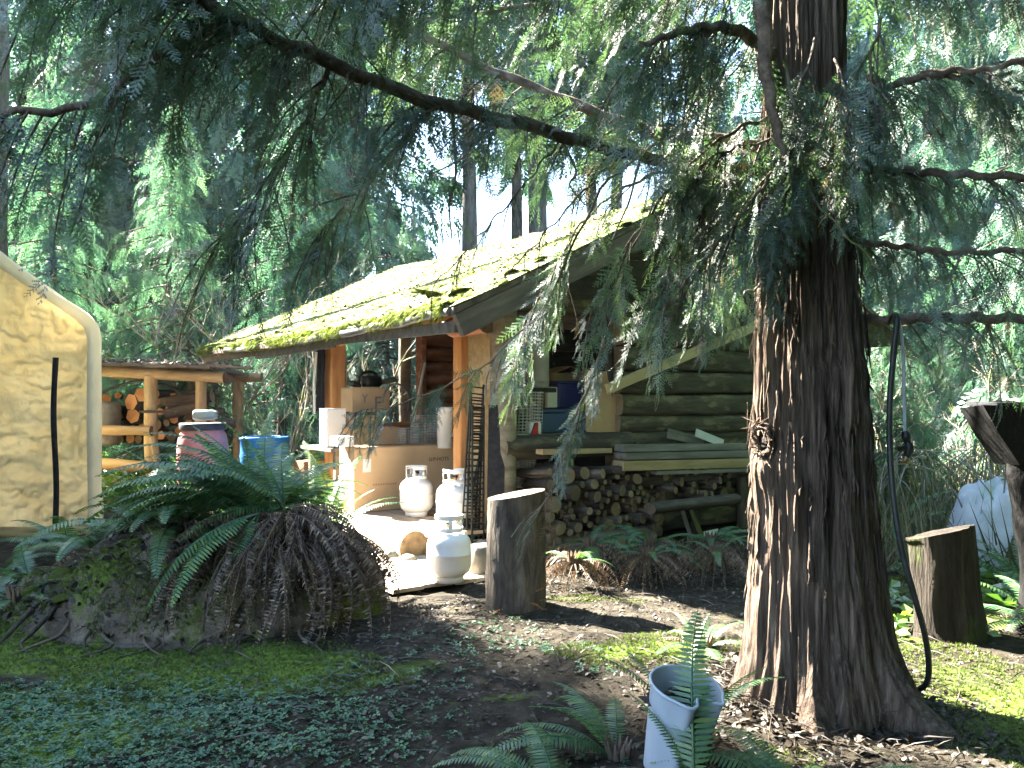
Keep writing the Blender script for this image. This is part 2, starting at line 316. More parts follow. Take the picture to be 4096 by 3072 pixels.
def frames(d, nrm):
    d = d/(np.linalg.norm(d, axis=1)[:, None]+1e-9)
    y = np.cross(nrm, d); y /= np.linalg.norm(y, axis=1)[:, None]+1e-9
    z = np.cross(d, y); return np.stack([d, y, z], -1)      # columns = local axes
def instance(mb, tmpl, pos, rot, scale, tint, m=0):
    V, F = tmpl; n = len(pos)
    if n == 0: return mb
    scale = np.asarray(scale, float).reshape(n, -1)
    W = np.einsum('nij,nkj->nki', rot, V[None]*scale[:, None, :])+pos[:, None]
    FF = (F[None]+(np.arange(n)*len(V))[:, None, None]).reshape(-1, F.shape[1])
    return mb.add(W.reshape(-1, 3), FF, m, np.repeat(tint, len(V)))
def rotz_rand(n, tilt=.3):
    a = rng.uniform(0, 2*math.pi, n); d = np.stack([np.cos(a), np.sin(a), rng.normal(0, tilt, n)], 1)
    up = np.stack([rng.normal(0, tilt, n), rng.normal(0, tilt, n), np.ones(n)], 1); return frames(d, up)

# ---------------------------------------------------------------- foliage templates
def spray_fine(nl=13, teeth=5, seed=0):
    r = np.random.default_rng(seed); V = []; F = []
    def tri(a, b, c): k = len(V); V.extend([a, b, c]); F.append((k, k+1, k+2))
    bend = lambda x, y: (x, y, -.22*x*x-.5*y*y+.02*math.sin(9*x+7*y))
    for k in range(6):
        x0, x1 = k/6, (k+1)/6; w0, w1 = .010*(1-x0)+.002, .010*(1-x1)+.002
        tri(bend(x0, -w0), bend(x0, w0), bend(x1, 0)); tri(bend(x0, w0), bend(x1, w1), bend(x1, -w1))
    for k in range(nl):
        for sd in (-1, 1):
            t = (k+.25+.5*(sd > 0)*.8)/nl
            l = .25*(1-t)**.6*min(1, .35+t/.22)*r.uniform(.7, 1.15)
            an = R_(r.uniform(40, 58)); ax, ay = math.cos(an), sd*math.sin(an); nx, ny = -ay, ax
            for q in range(teeth):
                s0, s1 = l*q/teeth, l*(q+1)/teeth; s2 = s1+l*.10; wd = .032*(1-.55*q/teeth)*r.uniform(.8, 1.15)*(.6+.8*min(1, l/.2))
                for e in (-1, 1):
                    tri(bend(t+ax*s0, ay*s0), bend(t+ax*s1, ay*s1), bend(t+ax*s2+e*nx*wd, ay*s2+e*ny*wd))
    return np.array(V), np.array(F)
def spray_coarse(nl=8, seed=0, wide=.05):
    r = np.random.default_rng(seed); V = []; F = []
    bend = lambda x, y: (x, y, -.25*x*x-.6*y*y)
    def rh(a, b, c, d): k = len(V); V.extend([a, b, c, d]); F.append((k, k+1, k+2)); F.append((k, k+2, k+3))
    for k in range(nl):
        for sd in (-1, 1):
            t = (k+.3+.4*(sd > 0))/nl; l = .40*(1-t)**.7*min(1, .4+t/.2)*r.uniform(.7, 1.15)
            an = R_(r.uniform(35, 60)); ax, ay = math.cos(an), sd*math.sin(an); nx, ny = -ay, ax; wd = wide*r.uniform(.7, 1.2)
            rh(bend(t, 0), bend(t+ax*l*.5+nx*wd, ay*l*.5+ny*wd), bend(t+ax*l, ay*l), bend(t+ax*l*.5-nx*wd, ay*l*.5-ny*wd))
    rh(bend(.6, 0), bend(.85, .03), bend(1.03, 0), bend(.85, -.03))
    return np.array(V), np.array(F)
FINE = [spray_fine(13, 5, k) for k in range(3)]
MED = [spray_fine(8, 2, 20+k) for k in range(3)]
STR = [spray_fine(9, 4, 60+k) for k in range(4)]
COARSE = [spray_coarse(7, 40+k, .055) for k in range(3)]

def put_sprays(mb, tm, pos, d, nrm, size, tint, m=0):
    k = rng.integers(0, len(tm), len(pos)); Rm = frames(d, nrm)
    for t in range(len(tm)):
        q = k == t
        if q.any(): instance(mb, tm[t], pos[q], Rm[q], np.repeat(size[q][:, None], 3, 1), tint[q], m)

# fern fronds (unit length, base at origin, growing along +X, arching)
def frond_mesh(name, e0, bend, n=30, mats='fern_green', droop=.15, ragged=0, width=.115, seed=0, fold=0.0):
    r = np.random.default_rng(seed); mb = MB()
    t = np.linspace(0, 1, 25); ang = e0-bend*t; dx = np.cos(ang); dz = np.sin(ang)
    x = np.concatenate([[0], np.cumsum((dx[1:]+dx[:-1])/2)/24]); z = np.concatenate([[0], np.cumsum((dz[1:]+dz[:-1])/2)/24])
    wob = .03*np.sin(t*3+seed)*t
    pts = np.stack([x, wob, z], 1)
    tube(mb, pts[::3], np.linspace(.0075, .0018, 9), 4, caps=False, tint=.15)
    at = lambda q: np.array([np.interp(q, t, x), np.interp(q, t, wob), np.interp(q, t, z)])
    V = []; F = []; TT = []
    for k in range(n):
        for sd in (-1, 1):
            q = .12+.87*(k+.5*(sd > 0)*.6)/n
            if r.uniform() < ragged: continue
            l = width*math.sin(min(1, (q-.06)/.30)*math.pi/2)*(1-q)**.55*1.35*r.uniform(.88, 1.08)*(1 if not ragged else r.uniform(.4, 1))
            a = np.interp(q, t, ang); tg = np.array([math.cos(a), 0, math.sin(a)]); up = np.array([-math.sin(a), 0, math.cos(a)])
            d = sd*np.array([0, 1, 0])*math.cos(fold)+tg*(.28+.25*r.uniform(-.5, .8)*(1 if ragged else .3))+up*(math.sin(fold)*.9-droop*r.uniform(.5, 1.5)); d /= np.linalg.norm(d)
            wv = tg*.0125*(1 if not ragged else .7)*(30/n)*1.25
            p = at(q); k0 = len(V)
            V += [p-wv*.35, p+wv*.9+d*l*.12, p+d*l*.6+wv*.55-up*l*.05, p+d*l-up*l*droop, p+d*l*.5-wv*.65-up*l*.03]
            F += [(k0, k0+1, k0+4), (k0+1, k0+2, k0+4), (k0+2, k0+3, k0+4)]
            TT += [r.uniform(0, 1)]*5
    mb.add(np.array(V), np.array(F), 0, np.array(TT))
    return mb.mesh(name, mats, smooth=False)
GF = [frond_mesh('frond', R_(a), R_(b), 32, 'fern_green', .12, 0, .115, k) for k, (a, b) in enumerate([(80, 55), (66, 75), (50, 85), (32, 80), (14, 60), (0, 40)])]
DF = [frond_mesh('dead_frond', R_(a), R_(b), 30, 'fern_dead', .7, .22, .075, 20+k, -.5) for k, (a, b) in enumerate([(35, 120), (20, 105), (5, 85), (-10, 75)])]
DF += [frond_mesh('dead_frond', R_(a), R_(b), n_, 'fern_dead', dr, rg, wd, 50+k, fo_) for k, (a, b, n_, dr, rg, wd, fo_) in enumerate([(15, 95, 20, 1.1, .45, .06, -.9), (-5, 70, 26, .5, .35, .095, -.2), (0, 90, 16, .9, .6, .05, -1.1)])]
CF = [frond_mesh('copper_frond', R_(a), R_(b), 22, 'fern_copper', .5, .1, .10, 30+k) for k, (a, b) in enumerate([(75, 60), (50, 90)])]
def fern(label, loc, n_green, lmin, lmax, tpl=(0, 1, 2, 3), dead=0, az=None, dl=(.4, .6), group=None, seed=0, name='sword_fern'):
    r = random.Random(seed+100); f = thing(name, label, 'fern', loc, 0, group)
    cb = MB(); V = []
    for k in range(10):
        a = k*.63; tube(cb, [(.03*math.cos(a), .03*math.sin(a), -.05), (.035*math.cos(a), .035*math.sin(a), .03), (.05*math.cos(a), .05*math.sin(a), .075)], [.014, .012, .003], 5)
    cb.build('crown_base', 'fern_dead', f)
    for k in range(n_green):
        a = (az[0]+(az[1]-az[0])*r.random()) if az else k*2.399+r.uniform(-.3, .3)
        s = r.uniform(lmin, lmax)
        link('frond', GF[r.choice(tpl)], f, (.02*math.cos(a), .02*math.sin(a), 0), (r.uniform(-.25, .25), r.uniform(-.12, .12), a), scale=(s, s*r.uniform(.85, 1.1), s))
    for k in range(dead):
        a = r.uniform(0, 6.283) if az is None else az[0]+(az[1]-az[0])*r.random(); s = r.uniform(*dl)
        link('dead_frond', DF[r.randrange(7)], f, (.02*math.cos(a), .02*math.sin(a), 0), (r.uniform(-.3, .3), r.uniform(-.1, .15), a), scale=(s, s, s))
    return f
# ================================================================ SETTING: ground
def make_ground():
    s = np.linspace(-1, 1, 330); sx = 1.1*np.sinh(5.2*s)
    s2 = np.linspace(-.72, 1, 330); sy = 4.3+1.0*np.sinh(5.4*s2)
    X, Y = np.meshgrid(sx, sy, indexing='ij'); Z = ground_z(X.ravel(), Y.ravel()).reshape(X.shape)
    mb = MB(); grid(mb, X, Y, Z)
    o = mb.build('ground', 'forest_floor', kind='structure')
    mo = np.full(X.size, .24); x = X.ravel(); y = Y.ravel()
    def blob(cx, cy, rx, ry, v): mo[:] = np.maximum(mo, v*np.exp(-(((x-cx)/rx)**2+((y-cy)/ry)**2)**1.5))
    blob(-2.35, 4.75, 1.3, .95, .72); blob(-1.35, 4.05, .95, .50, .66); blob(-1.9, 3.4, 1.0, .7, .55); blob(-.5, 4.0, .5, .25, .40)
    blob(.75, 4.30, .55, .22, .58); blob(-.05, 3.75, .3, .2, .42); blob(2.2, 3.6, .7, .9, .50); blob(2.3, 3.0, .5, .5, .55); blob(3.2, 5.5, 1.6, 1.2, .5)
    blob(1.9, 4.6, .6, .4, .5); blob(-4, 9, 3, 3, .35)
    mo += (np.hypot(x, y) > 14)*.15
    a = o.data.attributes.new('moss', 'FLOAT', 'POINT'); a.data.foreach_set('value', mo.astype(np.float32))
make_ground()

# ================================================================ SETTING: background conifers
def conifer_meshes(seed, H, h0, Rr, nb, ns, size, tm, fol, r0, droop=.35, top_taper=1.1):
    global rng
    keep = rng; rng = np.random.default_rng(seed)
    tr = MB(); zz = np.linspace(-.3, H, 22)
    rad = r0*(1-zz.clip(0)/H*.93)*(1+.5*np.exp(-zz.clip(0)*1.6))
    lean = rng.normal(0, .012, 2)
    cx = lean[0]*zz+.06*np.sin(zz*.5+seed); cyy = lean[1]*zz
    tube(tr, np.stack([cx, cyy, zz], 1), rad, 14, noise=.18, nsc=3, seed=seed)
    br = MB(); fo = MB(); POS = []; D = []; N = []; S = []; T = []
    for b in range(nb):
        f = (b+rng.uniform(0, 1))/nb; h = h0+(H-h0-.3)*f
        L = (Rr*(1-f**top_taper)+.35)*rng.uniform(.65, 1.12); a = b*2.399+rng.uniform(-.5, .5)
        o = np.array([math.cos(a), math.sin(a), 0]); sd = np.array([-o[1], o[0], 0])
        base = np.array([np.interp(h, zz, cx), np.interp(h, zz, cyy), h])
        t = np.linspace(0, 1, 7)
        path = lambda q: base+o*(L*q)[:, None]+np.array([0, 0, 1])*(L*(.10*q-droop*q**1.7+.12*q**5))[:, None]+sd*(.06*L*np.sin(q*3+b))[:, None]
        tube(br, path(t), np.linspace(.022*L**.6+.008, .004, 7), 4, caps=False)
        k = max(6, int(ns*L/Rr)); q = rng.uniform(.12, 1, k)**.85; p = path(q)
        side = rng.uniform(-1, 1, k); wd = .30*L*(1-q)+.12
        p = p+sd*(side*wd)[:, None]+np.array([0, 0, 1])*(-abs(side)*wd*.45)[:, None]
        d = o*rng.uniform(.15, .7, k)[:, None]+sd*(side*rng.uniform(.2, .7, k))[:, None]+np.array([0, 0, -1])*rng.uniform(.35, 1.2, k)[:, None]
        POS.append(p); D.append(d); N.append(o*rng.uniform(.2, 1, k)[:, None]+sd*rng.normal(0, .5, k)[:, None]+np.array([0, 0, 1])*rng.uniform(.2, 1, k)[:, None])
        S.append(size*rng.uniform(.6, 1.25, k)); T.append(np.clip(rng.normal(.35+.35*q, .2), 0, 1))
    put_sprays(fo, tm, np.concatenate(POS), np.concatenate(D), np.concatenate(N), np.concatenate(S), np.concatenate(T))
    out = (tr.mesh('trunk', 'bark_far'), br.mesh('limbs', 'branch_bark'), fo.mesh('crown', fol, smooth=False))
    rng = keep; return out
KIND = {
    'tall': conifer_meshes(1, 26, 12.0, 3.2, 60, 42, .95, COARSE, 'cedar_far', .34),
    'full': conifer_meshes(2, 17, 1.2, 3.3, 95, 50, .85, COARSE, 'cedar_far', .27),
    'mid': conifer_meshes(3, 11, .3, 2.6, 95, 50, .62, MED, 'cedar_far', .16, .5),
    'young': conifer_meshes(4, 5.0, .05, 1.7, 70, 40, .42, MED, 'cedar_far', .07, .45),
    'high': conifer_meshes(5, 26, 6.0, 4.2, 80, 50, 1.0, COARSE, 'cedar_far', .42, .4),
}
def conifer(kind, x, y, label, s=1.0, rz=None, group='background conifers', limbs=True):
    rz = random.uniform(0, 6.28) if rz is None else rz
    t = thing('conifer_tree', label, 'tree', (x, y, gz(x, y)-.05), rz, group); t.scale = (s, s, s)
    tr, br, fo = KIND[kind]
    link('trunk', tr, t); link('limbs', br, t, kind='stuff'); link('crown', fo, t, kind='stuff')
    return t
# left wall of cedars behind tent and woodshed
def at(px, Y): return ((px-512)/FPX*Y, Y)
trees = [
 ('mid', -6.5, 15.8, 'sunlit drooping cedar behind the log woodshed', .66),
 ('mid', -4.5, 16.6, 'pale green cedar between woodshed and cabin roof end', .70),
 ('mid', -8.7, 16.4, 'sunlit drooping cedar above the tent roof slope', .70),
 ('young', -5.6, 14.9, 'small feathery cedar right behind the woodshed roof', .85),
 ('mid', *at(330, 18.5), 'mid sized cedar seen behind the far end of the mossy roof', .95),
 ('young', *at(385, 15.5), 'feathery young cedar seen through the open doorway of the cabin', 1.0),
 ('mid', *at(405, 22.0), 'cedar behind the cabin, left of the bright sky gap', .62),
 ('full', *at(250, 23), 'tall full cedar rising behind the woodshed', 1.0),
 ('full', *at(120, 24), 'tall full cedar above the tent roof', 1.05),
 ('high', *at(350, 27), 'tall thick cedar left of the sky gap, branches hanging high', 1.0),
 ('full', *at(20, 27), 'tall cedar at the left edge above the tent', 1.1),
 ('full', *at(185, 32), 'far cedar in the second row above the woodshed', 1.3),
 ('high', *at(300, 35), 'far cedar in the second row above the roof end', 1.1),
 ('full', *at(70, 36), 'far cedar in the second row above the tent', 1.4),
 ('tall', *at(540, 27), 'tall bare trunked fir in the bright gap, thickest of the row', 1.1),
 ('tall', *at(519, 29), 'slim bare trunked fir left beside the thickest trunk in the gap', .8),
 ('tall', *at(590, 30), 'bare trunked fir in the gap above the middle of the roof', .85),
 ('tall', *at(616, 28), 'bare trunked fir in the gap nearest the big cedar', .85),
 ('tall', *at(468, 26), 'bare trunked fir at the left side of the bright gap', .9),
 ('full', *at(705, 27), 'full cedar behind the ridge end of the cabin', .8),
 ('mid', *at(915, 16.5), 'drooping cedar right of the big trunk behind the hanging hose', .9),
 ('full', *at(985, 20), 'full dark cedar at the right edge behind the burnt stump', .95),
 ('mid', *at(1045, 13), 'drooping cedar at the right frame edge', .8),
 ('full', *at(870, 25), 'cedar behind the big trunk on its right side', 1.0),
 ('high', *at(780, 30), 'far cedar hidden mostly by the big trunk', 1.0),
 ('high', *at(960, 32), 'far tall cedar in the right background below the sky patch', .8),
 ('young', *at(880, 14.5), 'small drooping cedar beside the big trunk, low on its right', .62),
 ('young', *at(965, 13.0), 'small drooping cedar behind the white tarp', .6),
 ('young', *at(905, 10.2), 'little cedar sapling between hose and big trunk', .42),
 ('young', *at(1010, 11.0), 'little cedar sapling at the right edge behind the burnt stump', .55),
 ('mid', *at(930, 19.5), 'dark drooping cedar in the right background', .95),
]
for k, x, y, lab, s in trees: conifer(k, x, y, lab, s)
# trees left of the frame: they shade the clearing; the gap beyond them lets the sun reach the roof
for k, (kind, x, y, s) in enumerate([('full', -7.5, 4.7, .95), ('full', -9.4, 5.6, 1.0),  ('high', -12.4, 8.0, 1.0), ('high', -12.34, 11.38, .82), ('high', -14.82, 12.76, .9), ('high', -16.2, 10.0, 1.05), ('high', -18.6, 14.8, 1.05), ('high', -21.6, 17.3, 1.1)]):
    conifer(kind, x, y, 'shading conifer standing left beyond the picture edge', s, group='conifers left of the clearing')
# unseen forest behind and beside the viewer, added to cut the gable's sky light
for k, (kind, x, y, s) in enumerate([('high', 2.8, -6.0, 1.0), ('full', 4.6, -2.9, 1.0), ('full', 5.4, -.9, .95), ('high', 2.6, -1.9, .85), ('high', 4.6, .9, .85), ('high', 6.4, 3.4, .9), ('full', 6.0, 2.0, .9), ('full', 7.6, 4.4, 1.0), ('full', 9.8, 7.4, 1.0), ('full', 3.0, -2.4, .9), ('full', .2, -5.0, 1.0), ('full', 2.0, -4.2, 1.0), ('full', 6.8, .2, 1.0), ('full', 3.2, -8.5, 1.1), ('full', 8.3, -2.6, 1.0), ('high', 9.0, 4.6, 1.0), ('full', 8.6, 9.0, .9), ('high', 6.5, -9, 1.0), ('high', 1, -11, 1.1)]):
    conifer(kind, x, y, 'unseen conifer added behind and beside the viewer to dim the sky light', s, group='conifers behind the viewer')
# grey trunk at the left edge of the picture
def straight_trunk(px, Y, r, H, label):
    x, y = at(px, Y); t = thing('conifer_tree', label, 'tree', (x, y, gz(x, y)-.1), 0)
    mb = MB(); zz = np.linspace(0, H, 24); tube(mb, np.stack([.03*np.sin(zz), 0*zz, zz], 1), r*(1-.5*zz/H), 20, noise=.15, nsc=5, seed=5); mb.build('trunk', 'bark_far', t)
    return t
straight_trunk(-1, 15.5, .2, 13, 'grey bare trunk at the left picture edge behind the tent')

# ================================================================ bare twiggy shrubs
def bare_shrub(label, loc, h, seed, n=5):
    t = thing('bare_shrub', label, 'shrub', loc, seed, 'bare twiggy shrubs'); r = random.Random(seed); mb = MB(); tw = MB()
    def grow(mbx, p, d, L, rad, lev):
        pts = [p]; q = p.copy(); dd = d.copy()
        for k in range(5):
            dd = (dd+Vector((r.uniform(-.22, .22), r.uniform(-.22, .22), r.uniform(-.12, .2)))).normalized(); q = q+dd*L/5; pts.append(q.copy())
        tube(mbx, pts, np.linspace(rad, rad*.35, 6), 5 if lev < 2 else 3, caps=False)
        if lev < 3:
            for k in range(4 if lev else 5):
                i = r.randint(1, 5); nd = (dd+Vector((r.uniform(-1, 1), r.uniform(-1, 1), r.uniform(-.3, .6)))).normalized()
                grow(tw, pts[i], nd, L*r.uniform(.35, .6), rad*.5, lev+1)
    for k in range(n):
        a = k*6.28/n; grow(mb, Vector((0, 0, 0)), Vector((.45*math.cos(a), .45*math.sin(a), 1)).normalized(), h*r.uniform(.6, 1), .028, 0)
    mb.build('stems', 'twig_pale', t); tw.build('twigs', 'twig_pale', t, kind='stuff'); return t
bare_shrub('pale bare shrub with mossy stems above the log woodshed', (*at(215, 14.6), 0), 3.4, 3)
bare_shrub('bare twiggy shrub behind the far corner of the roof', (*at(285, 15.0), 0), 3.0, 8)
bare_shrub('bare mossy shrub seen through the cabin doorway', (*at(352, 13.6), 0), 2.6, 12, 3)
bare_shrub('bare dry bush right of the big trunk below the branch', (*at(900, 10.5), 0), 1.5, 21, 5)
bare_shrub('bare dry bush near the right edge above the white tarp', (*at(985, 9.8), 0), 1.5, 23, 5)

# ================================================================ CABIN
CO = Vector((-.41, 6.3, 0)); CR = math.atan2(.575, .818)
cabin = thing('log_cabin', 'small log cabin with mossy sloping roof and open front', 'cabin', CO, CR)
def C(v, u, z):   # cabin-local (v across, u along the eave, z up) -> world
    return Vector((CO.x+math.cos(CR)*v-math.sin(CR)*u, CO.y+math.sin(CR)*v+math.cos(CR)*u, z))
def CL(p):        # world -> cabin-local (v,u,z)
    dx, dy = p[0]-CO.x, p[1]-CO.y
    return Vector((math.cos(CR)*dx+math.sin(CR)*dy, -math.sin(CR)*dx+math.cos(CR)*dy, p[2]))
def on_gable(px, py, u):   # cabin-local point on the plane u seen at a pixel
    k = (px-512)/FPX; c, s = math.cos(CR), math.sin(CR)
    # X = CO.x + c v - s u ; Y = CO.y + s v + c u ; X = k Y
    v = (k*(CO.y+c*u)-CO.x+s*u)/(c-k*s); Y = CO.y+s*v+c*u
    return Vector((v, u, CAMZ-(py-HZ)/FPX*Y))
def on_front(px, py, v):
    k = (px-512)/FPX; c, s = math.cos(CR), math.sin(CR)
    u = (CO.x+c*v-k*(CO.y+s*v))/(s+k*c); Y = CO.y+s*v+c*u
    return Vector((v, u, CAMZ-(py-HZ)/FPX*Y))
EAVE, RIDGEV, SLOPE, UL = 2.00, 3.03, 1.40/3.03, 6.95
WV, GU, PU = .65, .42, 3.73     # front wall line, near gable line, far gable line
def rz_(v): return EAVE+SLOPE*v if v <= RIDGEV else EAVE+SLOPE*(2*RIDGEV-v)
# --- roof
nu, nv = 150, 90
U, Vv = np.meshgrid(np.linspace(0, UL, nu), np.linspace(-.02, RIDGEV, nv), indexing='ij')
q = np.stack([U.ravel()*1.0, Vv.ravel(), 0*U.ravel()], 1)
edge = np.minimum(1, np.minimum(Vv, UL-U)/.12).clip(0, 1)*np.minimum(1, U/.08).clip(0, 1)
sag = -.05*np.sin(np.pi*np.clip(U/UL, 0, 1))
Zr = EAVE+SLOPE*Vv+sag+(.03+.028*fbm(q*2.2, 4, 1).reshape(U.shape)+.016*fbm(q*9, 3, 2).reshape(U.shape))*(.25+.75*edge)
mb = MB(); grid(mb, Vv, U+0*Zr, Zr, flip=True)
roof = mb.build('roof', ['moss_roof'], cabin)
mb = MB()
for sgn in (0, 1):   # roof decking under the moss, both slopes
    vs = np.array([-.02, RIDGEV]) if sgn == 0 else np.array([RIDGEV, 2*RIDGEV+.02])
    V = []
    for uu in np.linspace(.015, UL-.01, 12):
        sg = -.05*math.sin(math.pi*uu/UL)
        V += [(vs[0], uu, rz_(vs[0])+sg-.055), (vs[1], uu, rz_(vs[1])+sg-.055), (vs[1], uu, rz_(vs[1])+sg-.005), (vs[0], uu, rz_(vs[0])+sg-.005)]
    F = []
    for k in range(11):
        a = 4*k
        F += [(a, a+4, a+5, a+1), (a+2, a+6, a+7, a+3), (a+1, a+5, a+6, a+2), (a+3, a+7, a+4, a)]
    F += [(0, 1, 2, 3), (47, 46, 45, 44)]
    mb.add(V, np.array(F))
mb.build('roof_deck', 'roof_board', roof, smooth=False)
# moss cushions along the eave and rake
def cushion_mesh(seed):
    r = np.random.default_rng(seed); mb = MB(); k = 12; j = 6
    a = np.linspace(0, 2*np.pi, k, endpoint=False); b = np.linspace(0, np.pi/2, j)
    V = np.array([[math.cos(x)*math.cos(y), math.sin(x)*math.cos(y), math.sin(y)] for y in b for x in a])
    V = V*(1+.35*fbm(V*2.5+seed*3, 3, seed))[:, None]; V[:, 2] *= .7
    F = [[i*k+x, i*k+(x+1) % k, (i+1)*k+(x+1) % k, (i+1)*k+x] for i in range(j-1) for x in range(k)]
    mb.add(V, np.array(F)); return mb.mesh('moss_cushion', 'moss_cushion')
CU = [cushion_mesh(k) for k in range(4)]
r = random.Random(4)
for k in range(95):
    if k < 60: u = r.uniform(.1, 6.6); v = abs(r.gauss(.02, .12)); s = r.uniform(.025, .075)
    elif k < 80: u = abs(r.gauss(.06, .05))+.01; v = r.uniform(.1, 2.7); s = r.uniform(.03, .06)
    else: u = r.uniform(.3, 5); v = r.uniform(.1, 1.2); s = r.uniform(.04, .09)
    link('moss_cushion', CU[k % 4], roof, (v, u, EAVE+SLOPE*v-.05*math.sin(math.pi*u/UL)+.005), (0, -.4, r.uniform(0, 6)), scale=(s*r.uniform(.8, 1.6), s*r.uniform(.8, 2.0), s*r.uniform(.5, 1)))
# moss fuzz: blades over the roof and hanging at the eave
def blades(n=7, seed=0, h=1, w=.10, spread=.6):
    r = np.random.default_rng(seed); V = []; F = []
    for k in range(n):
        a = r.uniform(0, 6.28); l = h*r.uniform(.6, 1.1); o = np.array([math.cos(a), math.sin(a), 0]); s = np.array([-o[1], o[0], 0])*w
        b = o*r.uniform(0, .25); k0 = len(V); V += [b-s, b+s, b+o*spread*l+np.array([0, 0, l])]; F.append((k0, k0+1, k0+2))
    return np.array(V), np.array(F)
BL = blades(8)
mb = MB(); n = 17000; v = rng.uniform(0, 1, n)**1.5*RIDGEV; u = rng.uniform(0.02, UL-.03, n)
keep = fbm(np.stack([v*1.8, u*1.8, 0*u], 1), 3, 6) > -.12; v, u = v[keep], u[keep]; n = len(v)
pz = EAVE+SLOPE*v-.05*np.sin(np.pi*u/UL)+.03+.028*fbm(np.stack([u, v, 0*u], 1)*2.2, 4, 1)
instance(mb, BL, np.stack([v, u, pz-.005], 1), rotz_rand(n, .25), rng.uniform(.010, .026, n)[:, None]*np.ones(3), rng.uniform(0, 1, n))
n = 2400; u = rng.uniform(.05, UL-.1, n); hang = fbm(np.stack([u*2.6, 0*u, 0*u], 1), 3, 8) > -.05; u = u[hang]; n = len(u)
d = frames(np.stack([rng.normal(0, 1, n), rng.normal(0, 1, n), 0*u], 1), np.stack([-rng.uniform(.1, .9, n), rng.normal(0, .3, n), -rng.uniform(.2, 1, n)], 1))
instance(mb, BL, np.stack([rng.uniform(-.06, .04, n), u, EAVE-.05*np.sin(np.pi*u/UL)+rng.uniform(-.03, .04, n)], 1), d, rng.uniform(.02, .085, n)[:, None]*np.ones(3), rng.uniform(0, .7, n))
mb.build('moss_tufts', 'moss_blade', roof, smooth=False, kind='stuff')
# needles and leaf litter caught in the moss
LEAF = (np.array([[0, -.18, 0], [.5, -.3, .08], [1, 0, .02], [.5, .3, .08], [0, .18, 0]]), np.array([[0, 1, 3], [1, 2, 3], [0, 3, 4]]))
TWIG = (np.array([[0, -.012, 0], [0, .012, 0], [.5, .012, .04], [1, 0, .01], [.5, -.012, .04], [.5, 0, .065]]), np.array([[0, 4, 5], [0, 5, 1], [1, 5, 2], [4, 3, 5], [5, 3, 2], [0, 1, 5]]))
mb = MB(); n = 2600; v = rng.uniform(0, RIDGEV, n); u = rng.uniform(0.02, UL-.03, n)
pz = EAVE+SLOPE*v-.05*np.sin(np.pi*u/UL)+.045+.028*fbm(np.stack([u, v, 0*u], 1)*2.2, 4, 1)
instance(mb, LEAF, np.stack([v, u, pz], 1), rotz_rand(n, .4), rng.uniform(.015, .05, n)[:, None]*np.ones(3), rng.uniform(.2, 1, n))
mb.build('needle_litter', 'litter', roof, smooth=False, kind='stuff')
# rolled plastic edge along the near part of the eave
for u0, u1 in ((.05, 1.25), (1.25, 1.95), (2.15, 3.4), (4.6, 5.6)):
    uu = np.linspace(u0, u1, 14); mb = MB()
    tube(mb, np.stack([-.035+.012*np.sin(uu*9), uu, EAVE-.045-.05*np.sin(np.pi*uu/UL)+.008*np.sin(uu*6)], 1), .034, 10, noise=.25, nsc=9); mb.build('eave_roll', 'eave_plastic', roof)
for u0, u1 in ((.06, 2.3), (2.32, 4.6), (4.62, UL-.08)):
    mb = MB(); box(mb, (0, 0, 0), (.035, u1-u0, .085), jit=.004); um = (u0+u1)/2
    mb.build('fascia', 'board_dark', cabin, False, loc=(.035, um, EAVE-.115-.045*math.sin(math.pi*um/UL)), rot=((0.012 if um < 2 else -.008), 0, 0))
# barge boards along the rakes, rafters under the roof
def slope_board(name, u, w, h, drop, m='board_grey', v0=.0, v1=RIDGEV, parent=cabin):
    mb = MB(); a = math.atan(SLOPE); L = (v1-v0)/math.cos(a); vm = (v0+v1)/2
    sg = -.05*math.sin(math.pi*min(max(u/UL, 0), 1))
    box(mb, (0, 0, 0), (L, w, h), jit=.004)
    return mb.build(name, m, parent, smooth=False, loc=(vm, u, EAVE+SLOPE*vm+sg-drop-h/2/math.cos(a)), rot=(0, -a, 0))
slope_board('barge_board', .035, .05, .17, .062, 'board_dark', .03, RIDGEV-.01)
slope_board('barge_board', UL-.04, .05, .15, .062, 'board_grey', .03, RIDGEV-.01)
for u in (.75, 1.5, 2.25, 3.0, 4.3, 4.95, 5.6, 6.2): slope_board('rafter', u, .09, .10, .062, 'wood_warm_x', .05)
def wood_log(name, a, b, r, mats, parent, seed=0, n=14, k=9, noise=.10, nsc=5, taper=0.0, flat=1.0, sq=0):
    a, b = Vector(a), Vector(b); L = (b-a).length; mb = MB()
    x = np.linspace(0, L, k)
    rr = r*(1+taper*(.5-x/L))
    tube(mb, np.stack([x, .012*np.sin(x*2+seed), .010*np.cos(x*1.7+seed)], 1), rr, n, 0, 1 if isinstance(mats, list) else 0, noise=noise, nsc=nsc, seed=seed, flat=flat, sq=sq)
    o = mb.build(name, mats, parent, loc=a); o.rotation_mode = 'QUATERNION'; o.rotation_quaternion = (b-a).to_track_quat('X', 'Z'); return o
